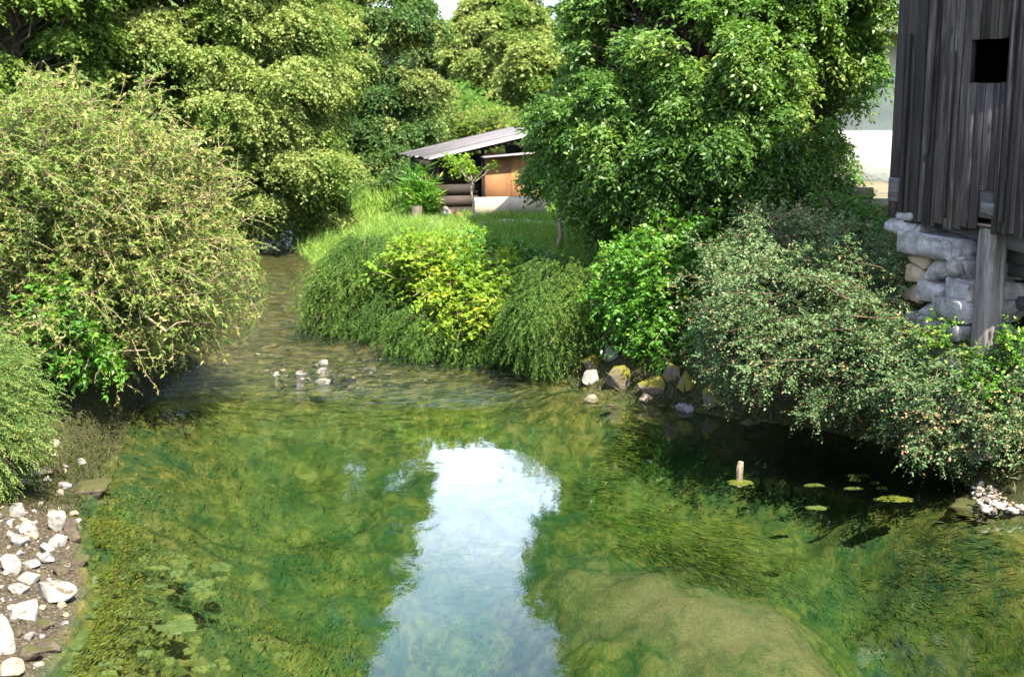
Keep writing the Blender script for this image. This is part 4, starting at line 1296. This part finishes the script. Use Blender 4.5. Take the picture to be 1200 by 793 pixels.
# ------------------------------------------------------------------ shrubs on the right bank
plant('bright_bush', 'bright green broad leaved bush left of the grey green cotoneaster, hanging to the mossy stones', 'bush', (2.0, 17.9, .9),
      [lump_px(765, 330, 17.6, 72, 68, .9), lump_px(820, 290, 17.8, 60, 50, .8), lump_px(735, 350, 17.6, 42, 62, .6), lump_px(800, 390, 17.1, 56, 55, .7), lump_px(760, 400, 17.2, 40, 34, .5), lump_px(742, 422, 17.2, 12, 20, .2), lump_px(850, 410, 16.9, 40, 40, .5)],
      M['bright'], M['stem'], 400, 12, 11, .07, .040, .25, .2, .5, seed=33, droop=.3, tip_thr=.60, face=.6)
Yr = 14.3
plant('cotoneaster_bush', 'wide grey green cotoneaster with pinkish shoot tips draping over the dark water before the barn', 'bush', (4.0, 14.9, 1.2),
      [lump_px(900, 345, Yr + .3, 95, 85, 1.0), lump_px(980, 330, Yr + .3, 80, 80, 1.0), lump_px(960, 420, Yr - .5, 90, 70, .8), lump_px(1060, 430, Yr - .9, 80, 60, .8), lump_px(1110, 490, Yr - 1.6, 62, 58, .6), lump_px(1180, 490, Yr - 1.8, 48, 50, .6),
       lump_px(860, 405, Yr, 56, 58, .7), lump_px(930, 280, Yr + 1.0, 70, 42, .8), lump_px(1030, 350, Yr - .2, 46, 60, .6), lump_px(1190, 450, Yr - 1.7, 40, 30, .5), lump_px(1160, 455, Yr - 1.9, 44, 40, .4), lump_px(1165, 510, Yr - 2.0, 40, 36, .4)],
      M['cotoneaster'], M['stem_red'], 620, 34, 13, .036, .021, .22, .26, 1.0, [(3.6, 15.3, .9), (4.1, 14.7, .9), (4.4, 14.2, .8), (4.75, 13.6, .8), (3.1, 15.6, .9), (5.1, 13.3, .9)], 34, .40, .25, 1.1, .56, .010,
      lo=.55, hi=1.12, face=.6, spread=.9, tip_scale=.6, twig_tubes=False, out=.75, gap=.36)
plant('dark_shrub', 'dark shaded shrub below the slab terrace beside the barn pier', 'shrub', base_at(1010, 16.8), [lump_px(1010, 275, 16.6, 42, 34, .6), lump_px(975, 255, 17.2, 40, 40, .7), lump_px(1045, 310, 15.6, 24, 36, .5)],
      M['plum'], M['stem_dark'], 170, 11, 11, .055, .03, .2, .2, .4, seed=35, droop=.25, tip_thr=.66)
plant('bramble', 'young yellow green bramble climbing at the foot of the barn post', 'plant', (4.9, 13.0, .8), [lump_px(1110, 390, 12.9, 36, 26, .3), lump_px(1150, 425, 12.6, 40, 22, .25), lump_px(1190, 410, 12.3, 24, 30, .25), lump_px(1160, 450, 12.3, 34, 26, .25)],
      M['bright'], M['stem_dark'], 100, 9, 9, .042, .026, .16, .2, .3, seed=36, droop=.2, tip_thr=.56)

# ------------------------------------------------------------------ grass and ground cover
P = land_points(60000, -4.6, 3.6, 19.2, 33.5, 41, lambda x, y: (x > bank_x(y)) & (np.exp(-(((x - 1.2) / 2.4) ** 2 + ((y - 30.6) / 0.8) ** 2)) < .45))
tag(blades('lawn_grass', P, M['grass'], .24, .016, 42, .4, .9, .12), kind='stuff')
P = land_points(16000, -9.0, -3.2, 26, 40, 43, lambda x, y: (x > bank_x(y) - .3) & (sdf(x, y) < 2.2))
tag(blades('stream_edge_grass', P, M['grass'], .30, .02, 44, .35, .9, .25, (.1, 0, 0)), kind='stuff')
P = land_points(14000, -9, -3.5, 34.5, 39.5, 45, lambda x, y: (x > (365 - 600) * y / FOC) & (x < (405 - 600) * y / FOC))
tag(blades('sedge_clump', P, M['sedge'], 1.0, .03, 46, .3, .6, .06), 'dark green sedge clump on the far bank under the tall linden', 'sedge')
P = land_points(30000, -9, -3, 11.6, 20, 47, lambda x, y: (x < bank_x(y)) & (sdf(x, y) < 2.6), -.05)
tag(blades('bank_moss', P, M['moss'], .10, .012, 48, .9, 1.5, .2), kind='stuff')
P = land_points(9000, -9, -3.6, 17.5, 36, 249, lambda x, y: (x < bank_x(y)) & (sdf(x, y) < 2.2), -.03)
tag(blades('left_bank_grass', P, M['sedge'], .22, .018, 250, .6, 1.2, .3), kind='stuff')
P = land_points(34000, -15, -4, 7, 26, 349, lambda x, y: (x < bank_x(y)) & (sdf(x, y) > 1.5 + .5 * np.sin(y * 2.1)))
tag(blades('left_meadow_grass', P, M['grass'], .30, .02, 350, .5, .9, .15), kind='stuff')
P = land_points(26000, -12, -3, 36, 52, 49)
tag(blades('far_bank_grass', P, M['grass'], .5, .035, 50, .4, .6, .1), kind='stuff')
P = land_points(26000, -4, 6, 35, 58, 149)
tag(blades('meadow_grass', P, M['grass'], .5, .035, 150, .4, .6, .1), kind='stuff')
P = land_points(16000, .3, 5.2, 12, 18.5, 51, lambda x, y: (x > bank_x(y)) & (sdf(x, y) < .75), -.03)
tag(blades('bank_ground_cover', P, M['moss'], .12, .02, 52, .9, 1.5, .25), kind='stuff')

# ------------------------------------------------------------------ water weeds
def weeds(name, label, n, region, mat, seed, zlo, zhi, Lr=(.15, .5), wd=.02, flow=(-.15, -1.0), tips=.15, kind='stuff'):
    rng = np.random.default_rng(seed)
    uv = region(rng, n)
    P = np.array([at_z(u, v) for u, v in uv])
    q = fbm(P * 1.3, seed, 3)
    snd = np.exp(-(((P[:, 0] - 1.95) / 1.1) ** 2 + ((P[:, 1] - 10.4) / 1.8) ** 2))
    P = P[(q > .44) & (sdf(P[:, 0], P[:, 1]) < -.12) & (snd < .45 + .25 * rng.random(len(P)))]
    bed_z = height(P[:, 0], P[:, 1])
    f = rng.random(len(P)) ** 1.3
    P[:, 2] = np.minimum(bed_z + (.04 + (zhi - zlo) * f), -.012)
    a = (fbm(P * .7, seed + 3, 3) - .5) * 2.2
    D = np.stack([flow[0] + np.sin(a), flow[1] * np.cos(a), rng.normal(size=len(P)) * .10], -1)
    D = norm(D + rng.normal(size=D.shape) * np.array([.2, .2, .03]))
    N = norm(np.array([0, 0, 1.0]) + rng.normal(size=P.shape) * .35)
    L = Lr[0] + (Lr[1] - Lr[0]) * rng.random(len(P))
    V, F = leaf_quads(P, D, N, L, wd * (.6 + .9 * rng.random(len(P))), .02)
    V[:, 2] = np.minimum(V[:, 2], -.008)
    vv = np.clip(.5 + 1.6 * (fbm(P * 1.7, seed + 7, 3) - .5) + .5 * (rng.random(len(P)) - .5), 0, 1)
    tt = np.where(rng.random(len(P)) < tips, .6, 0)
    return tag(np_obj(name, V, F, mat, None, {'v': vv, 't': tt}), kind=kind)
def box_px(u0, u1, v0, v1):
    return lambda rng, n: np.stack([u0 + (u1 - u0) * rng.random(n), v0 + (v1 - v0) * rng.random(n) ** .8], -1)
def band_px(pts, half):
    pts = np.array(pts, float)
    def f(rng, n):
        t = rng.random(n) * (len(pts) - 1)
        i = np.minimum(t.astype(int), len(pts) - 2)
        q = pts[i] + (pts[i + 1] - pts[i]) * (t - i)[:, None]
        return q + rng.normal(size=q.shape) * np.array(half)
    return f
weeds('olive_water_weed', '', 6000, box_px(80, 420, 455, 800), M['weed'], 61, 0, .14, (.04, .15), .008)
weeds('green_water_weed', '', 4000, box_px(150, 620, 480, 800), M['weed_dark'], 62, 0, .12, (.04, .14), .010)
weeds('streaming_water_weed', '', 4500, band_px([(700, 475), (735, 505), (770, 540), (830, 575), (880, 590)], (26, 11)), M['weed'], 63, 0, .5, (.08, .30), .007, (.75, -.7), .5)
weeds('shore_water_weed', '', 1600, band_px([(930, 590), (1040, 600), (1120, 610), (1190, 635)], (50, 12)), M['weed'], 64, 0, .15, (.04, .15), .008, (.4, -.6), .1)
weeds('bank_water_weed', '', 8000, band_px([(125, 590), (120, 640), (110, 700), (120, 760)], (30, 26)), M['weed'], 65, 0, .30, (.03, .10), .010, (.2, -.8), .5)

def mat_shape(u, v, w, h, seed, z=.004, th=.012):
    """an irregular floating pad of algae"""
    rng = np.random.default_rng(seed)
    c = at_z(u, v)
    rx = w * c[1] / FOC / 2
    ry = abs(at_z(u, v - h / 2)[1] - at_z(u, v + h / 2)[1]) / 2
    n_ = 60
    a = np.linspace(0, 2 * np.pi, n_, endpoint=False)
    q = np.stack([np.cos(a) * 1.3, np.sin(a) * 1.3, np.full(n_, seed * .37)], -1)
    r = np.clip(.15 + 1.5 * fbm(q * 1.5, seed, 5), .2, 1.5)
    rings = []
    for f, dz in ((1.0, -th), (.93, 0), (.55, .006), (.2, .004)):
        rings.append(np.stack([c[0] + np.cos(a) * rx * r * f, c[1] + np.sin(a) * ry * r * f, np.full(n_, z + dz) + (.006 * rng.random(n_) if f < .9 else 0)], -1))
    V = np.concatenate(rings + [np.array([[c[0], c[1], z + .004]])])
    F = []
    for k_ in range(3):
        for j in range(n_):
            F.append((k_ * n_ + j, k_ * n_ + (j + 1) % n_, (k_ + 1) * n_ + (j + 1) % n_, (k_ + 1) * n_ + j))
    for j in range(n_):
        F.append((3 * n_ + j, 3 * n_ + (j + 1) % n_, 4 * n_, 4 * n_))
    return V, [f if f[2] != f[3] else f[:3] for f in F]
def pad(u, v, w, h, seed, label, val=.5, t=0.0, z=-.04):
    V, F = mat_shape(u, v, w, h, seed, z)
    me = bpy.data.meshes.new('algae_pad')
    me.from_pydata([tuple(p) for p in V], [], F)
    for nm, x_ in (('v', val), ('t', t)):
        at = me.attributes.new(nm, 'FLOAT', 'FACE')
        at.data.foreach_set('value', np.full(len(F), x_, dtype=np.float32))
    me.materials.append(M['algae'])
    o = bpy.data.objects.new('algae_pad', me)
    C.objects.link(o)
    return tag(o, label, 'algae', 'algae pads floating on the stream')
pad(100, 742, 95, 26, 1, 'largest pale green algae pad, beside the brown stones at the left bank', .75)
pad(210, 727, 60, 13, 2, 'long pale algae streak right of the largest pad', .8)
pad(1048, 579, 42, 8, 4, 'single yellow algae pad before the dark hollow under the cotoneaster', .6, 1)
pad(238, 677, 22, 9, 6, 'small pale pad floating alone right of the weed bed', .9)
pad(330, 760, 26, 9, 7, 'faint green pad near the edge of the sky reflection', .3, .2)
pad(868, 560, 34, 6, 8, 'yellow green pad surrounding the wooden stake', .4, .9)
rngp = np.random.default_rng(9)
for i in range(90):
    u, v = 75 + 190 * rngp.random() ** 1.4, 640 + 150 * rngp.random()
    pad(u, v, 8 + 22 * rngp.random(), 4 + 6 * rngp.random(), 100 + i, 'small pale green algae pad scattered along the left bank', rngp.random(), .3 * (rngp.random() < .4))
for i in range(9):
    u, v = 900 + 150 * rngp.random(), 545 + 45 * rngp.random()
    pad(u, v, 8 + 26 * rngp.random(), 1.5 + 2.5 * rngp.random(), 200 + i, 'tiny yellow algae fleck in the dark water under the cotoneaster', rngp.random(), .4, -.05)

# ------------------------------------------------------------------ stones on the banks and in the riffle
LG, MG, RG = 'stones on the left bank', 'stones in the riffle', 'stones on the right bank'
for q in ((65, 697, 56, 25, 'stone_white', 1, 'flat bright white stone, second from the bottom of the left bank'),
          (33, 719, 52, 26, 'stone_white', 2, 'bright white angular stone with a dark undercut, left of the flat one'),
          (4, 752, 36, 48, 'stone_white', 3, 'tall white stone at the very edge above the brown boulders'),
          (18, 598, 24, 22, 'stone_white', 4, 'rounded white stone topmost among the pale bank stones'),
          (66, 612, 26, 28, 'stone_white', 5, 'upright white stone nearest the algae at the waterline'),
          (68, 633, 30, 18, 'stone_white', 6, 'white stone leaning below the upright one at the waterline'),
          (30, 620, 30, 20, 'stone_white', 7, 'pale stone left of the upright white one'),
          (24, 636, 26, 16, 'stone_white', 8, 'pale grey wedge shaped stone in the middle of the bank'),
          (11, 664, 30, 22, 'stone_white', 9, 'large pale stone at the photo edge above the tall white one'),
          (37, 663, 24, 12, 'stone_white', 10, 'low whitish stone right of the large pale stone'),
          (33, 677, 32, 14, 'stone_white', 11, 'long pale stone in the middle row of the left bank'),
          (25, 691, 30, 16, 'stone_white', 12, 'pale stone wedged above the undercut white one'),
          (55, 641, 20, 15, 'stone_white', 13, 'small white stone beside the leaning one'),
          (50, 554, 34, 10, 'stone_tan', 14, 'flat tan slab lying below the juniper'),
          (25, 564, 46, 10, 'stone_tan', 15, 'long flat tan slab at the edge below the juniper'),
          (14, 555, 18, 12, 'stone_grey', 16, 'grey stone above the long tan slab'),
          (97, 542, 12, 10, 'stone_white', 17, 'little white stone at the foot of the mossy bank'),
          (65, 519, 14, 8, 'stone_tan', 18, 'pale chip of stone on the mossy slope right of the juniper'),
          (105, 571, 54, 15, 'stone_brown', 19, 'dark flat mossy stone reaching out into the water'),
          (34, 766, 42, 24, 'stone_brown', 20, 'brown rounded boulder below the flat white stone'),
          (10, 786, 40, 24, 'stone_tan', 21, 'rusty brown boulder in the bottom corner'),
          (58, 760, 34, 18, 'stone_brown', 22, 'dark mossy boulder at the bottom of the bank by the largest algae pad'),
          (86, 622, 24, 30, 'stone_brown', 23, 'dark mossy stone between the upright white stone and the water'),
          (92, 655, 26, 16, 'stone_brown', 24, 'dark wet stone at the waterline below the leaning white one'),
          (55, 730, 30, 12, 'stone_brown', 25, 'wet brown stone under the flat white one'),
          (75, 668, 26, 14, 'stone_brown', 26, 'brown stone between the small white stone and the flat white one')):
    rock(*q[:6], q[6], LG)
rngs = np.random.default_rng(77)
for i in range(150):
    u, v = rngs.uniform(-5, 95), rngs.uniform(530, 790)
    if u > 100 - abs(v - 640) * .22: continue
    s = rngs.uniform(4, 10) if rngs.random() < .6 else rngs.uniform(9, 20)
    rock(u, v, s, s * rngs.uniform(.45, .8), ['stone_white', 'stone_tan', 'stone_grey', 'stone_brown'][rngs.integers(4)], 400 + i, 'small loose stone lying among the larger ones on the left bank', 'loose stones of the left bank', name='loose_stone', cat='stone')
for q in ((351, 433, 22, 12, 'stone_white', 31, 'largest white stone of the little island in the riffle, at its left'),
          (379, 421, 16, 10, 'stone_white', 32, 'white stone at the back of the little island'),
          (376, 431, 15, 9, 'stone_white', 33, 'pale stone in the middle of the little island'),
          (379, 443, 24, 8, 'stone_white', 34, 'flat white stone at the front of the little island'),
          (323, 435, 13, 9, 'stone_white', 35, 'white stone left of the largest island stone'),
          (331, 430, 9, 6, 'stone_tan', 36, 'small tan stone touching the left island stones'),
          (313, 431, 9, 5, 'stone_tan', 37, 'leftmost tan stone of the little island'),
          (361, 440, 10, 6, 'stone_tan', 38, 'tan stone tucked under the largest island stone'),
          (369, 425, 10, 8, 'stone_tan', 39, 'tan stone left of the rear island stone'),
          (414, 438, 8, 5, 'stone_tan', 40, 'tiny tan stone right of the island gravel'),
          (438, 429, 9, 7, 'stone_tan', 41, 'small orange tan stone standing alone in the riffle'),
          (455, 434, 8, 5, 'stone_tan', 42, 'pale chip of stone rightmost in the riffle'),
          (408, 432, 26, 9, 'stone_brown', 43, 'dark low gravel stone right of the white island stones'),
          (392, 434, 16, 8, 'stone_brown', 44, 'dark stone between the white island stones'),
          (300, 412, 10, 5, 'stone_tan', 45, 'small stone in the water under the tips of the arching shrub'),
          (371, 356, 12, 9, 'stone_tan', 46, 'pinkish stone at the left foot of the drooping juniper'),
          (352, 344, 8, 5, 'stone_tan', 47, 'small reddish stone in the stream before the far bend')):
    rock(*q[:6], q[6], MG)
for i in range(60):
    u, v = rngs.normal(385, 48), rngs.normal(432, 9)
    s = rngs.uniform(3, 8)
    rock(u, v, s, s * rngs.uniform(.4, .7), ['stone_tan', 'stone_tan', 'stone_brown', 'stone_grey'][rngs.integers(4)], 700 + i, 'little brown stone of the shallow gravel in the riffle', 'gravel stones in the riffle', name='loose_stone', cat='stone')
for q in ((693, 443, 25, 18, 'stone_white', 51, 'bright white stone at the waterline below the mossy rocks'),
          (716, 416, 20, 20, 'stone_white', 52, 'pointed whitish stone highest on the right bank'),
          (671, 425, 15, 12, 'stone_white', 53, 'pale stone left of the yellow mossy rock'),
          (696, 430, 28, 20, 'stone_moss', 54, 'yellow mossy rock behind the bright white stone'),
          (600, 411, 14, 16, 'stone_tan', 55, 'tan stone leftmost below the dark juniper'),
          (638, 425, 24, 11, 'stone_grey', 56, 'grey brown stone under the hanging juniper'),
          (622, 413, 12, 9, 'stone_tan', 57, 'small tan stone right of the leftmost one below the juniper'),
          (655, 436, 30, 10, 'stone_brown', 58, 'flat dark stone at the waterline left of the white one'),
          (765, 455, 38, 24, 'stone_moss', 59, 'largest yellow mossy rock under the bright green bush'),
          (787, 441, 26, 22, 'stone_moss', 60, 'mossy rock behind the largest mossy one'),
          (806, 452, 28, 22, 'stone_moss', 61, 'mossy rock under the left edge of the cotoneaster'),
          (802, 477, 24, 14, 'stone_grey', 62, 'grey stone in the water before the mossy rocks'),
          (726, 446, 34, 26, 'stone_moss', 63, 'dark olive mossy rock between the white stone and the largest mossy rock'),
          (757, 468, 18, 10, 'stone_tan', 64, 'orange tan stone at the waterline under the largest mossy rock'),
          (694, 463, 20, 7, 'stone_tan', 65, 'flat pale stone awash in front of the bright white one'),
          (715, 474, 12, 6, 'stone_tan', 66, 'small pale stone awash right of the flat one'),
          (835, 470, 34, 28, 'stone_moss', 67, 'dark mossy rock in the shade under the cotoneaster'),
          (690, 408, 14, 10, 'stone_tan', 68, 'small tan stone among the roots above the yellow mossy rock'),
          (575, 414, 16, 9, 'stone_brown', 69, 'dark brown stone below the low juniper skirt'),
          (440, 392, 26, 9, 'stone_tan', 70, 'orange brown stone ledge under the left juniper mound'),
          (880, 492, 30, 16, 'stone_brown', 71, 'dark rock in the deep shade at the waterline under the cotoneaster')):
    rock(*q[:6], q[6], RG)
for q in ((500, 252, 16, 10, 'stone_white', 81, 'upper pale stone of the small heap left of the shed'),
          (508, 258, 18, 9, 'stone_white', 82, 'middle pale stone of the small heap left of the shed'),
          (515, 263, 17, 9, 'stone_tan', 83, 'lowest tan stone of the small heap left of the shed'),
          (503, 263, 14, 8, 'stone_white', 84, 'left lower pale stone of the small heap by the shed'),
          (565, 265, 12, 8, 'stone_white', 85, 'pale stone on the grass under the sapling')):
    rock(*q[:6], q[6], 'stones by the shed')
# pebbles at the right edge: too many to count
rngs = np.random.default_rng(78)
parts = []
V0, F0 = ico(1)
for i in range(420):
    u, v = rngs.uniform(1140, 1235), rngs.uniform(574, 606)
    if (u - 1140) < (v - 574) * .6 - 6 and v > 592: continue
    p = at_z(u, v, .03)
    s = rngs.uniform(.012, .038) * (1.4 if rngs.random() < .08 else 1)
    V = V0 * (1 + .35 * (rngs.random((len(V0), 1)) - .5)) * np.array([s, s * rngs.uniform(.7, 1.1), s * .65])
    parts.append((V + p + np.array([0, 0, .03 + .05 * rngs.random()]), F0))
V, F = merge(parts)
k = NT('pebble')
gi = k.n('NewGeometry')
c = k.ramp(gi.outputs['Random Per Island'], (0, (.06, .045, .03)), (.4, (.15, .12, .09)), (.8, (.25, .22, .18)), (1, (.36, .33, .29)))
M['pebble'] = k.finish(k.principled(c, .8, .25).outputs[0])
tag(np_obj('gravel', V, F, M['pebble'], None, None, True), kind='stuff')
pc = at_z(1185, 592)
V, F = stone_shape((1.5, 1.0, .22), 500, 4, 4, .2)
tag(np_obj('gravel_bar', V, F, M['stone_brown'], None, None, True, None, (pc[0] + .1, pc[1], -.04)), kind='structure')

# ------------------------------------------------------------------ small wooden things
def stake(u, v0, v1, w, label, seed):
    p = at_z(u, v1)
    zt = at_y(u, v0, p[1])[2]
    r_ = w * p[1] / FOC / 2
    pts = np.array([[(p[0] - .01, p[1], -.16), (p[0] - .006, p[1], -.08), (p[0], p[1], zt * .5), (p[0] + .006, p[1], zt)]])
    V, F = tubes(pts, np.array([[r_, r_, r_ * 1.05, r_ * .85]]), 7)
    V = np.concatenate([V, pts[0, -1:] + np.array([[0, 0, .012]])])
    n_ = len(V) - 1
    F = np.concatenate([F, np.array([[n_ - 7 + j, n_ - 7 + (j + 1) % 7, n_, n_] for j in range(7)])])
    me = bpy.data.meshes.new('stake')
    me.from_pydata([tuple(q) for q in V], [], [tuple(f) if f[2] != f[3] else tuple(f[:3]) for f in F.tolist()])
    me.materials.append(M['stone_tan'])
    o = bpy.data.objects.new('stake', me)
    C.objects.link(o)
    return tag(o, label, 'stake')
stake(867, 541, 553, 8, 'short weathered wooden stake standing in the water by the yellow pad', 1)
# stump by the shed
q = base_at(488, 31.3)
pts = np.array([[(q[0], q[1], q[2]), (q[0], q[1], q[2] + .25), (q[0] + .02, q[1], q[2] + .5)]])
V, F = tubes(pts, np.array([[.16, .14, .13]]), 12)
o = np_obj('tree_stump', V, F, M['bark'], None, None, True)
tag(o, 'grey tree stump left of the shed beside the pale stone heap', 'stump')
# dead branches
def branch(name, label, pl, r0, mat='stem'):
    pts = np.array([pl], float)
    V, F = tubes(pts, np.linspace(r0, r0 * .35, len(pl))[None], 6)
    return tag(np_obj(name, V, F, M[mat], None, None, True), label, 'branch')
branch('dead_branch', 'bare grey branch pointing over the water under the arching shrub', [at_y(100, 420, 15.2), at_y(130, 412, 14.9), at_y(150, 411, 14.7), at_y(172, 410, 14.6)], .018)
branch('dead_branch', 'crooked bare branch dipping to the water below the arching shrub', [at_y(165, 365, 15.0), at_y(180, 378, 14.9), at_y(195, 388, 14.8), at_y(208, 378, 14.8), at_y(222, 376, 14.7)], .022)
branch('dry_twig', 'thin dry twig sticking up beside the pebbles at the right edge', [at_z(1152, 586, .02), at_y(1160, 575, 12.6), at_y(1168, 566, 12.6)], .006)
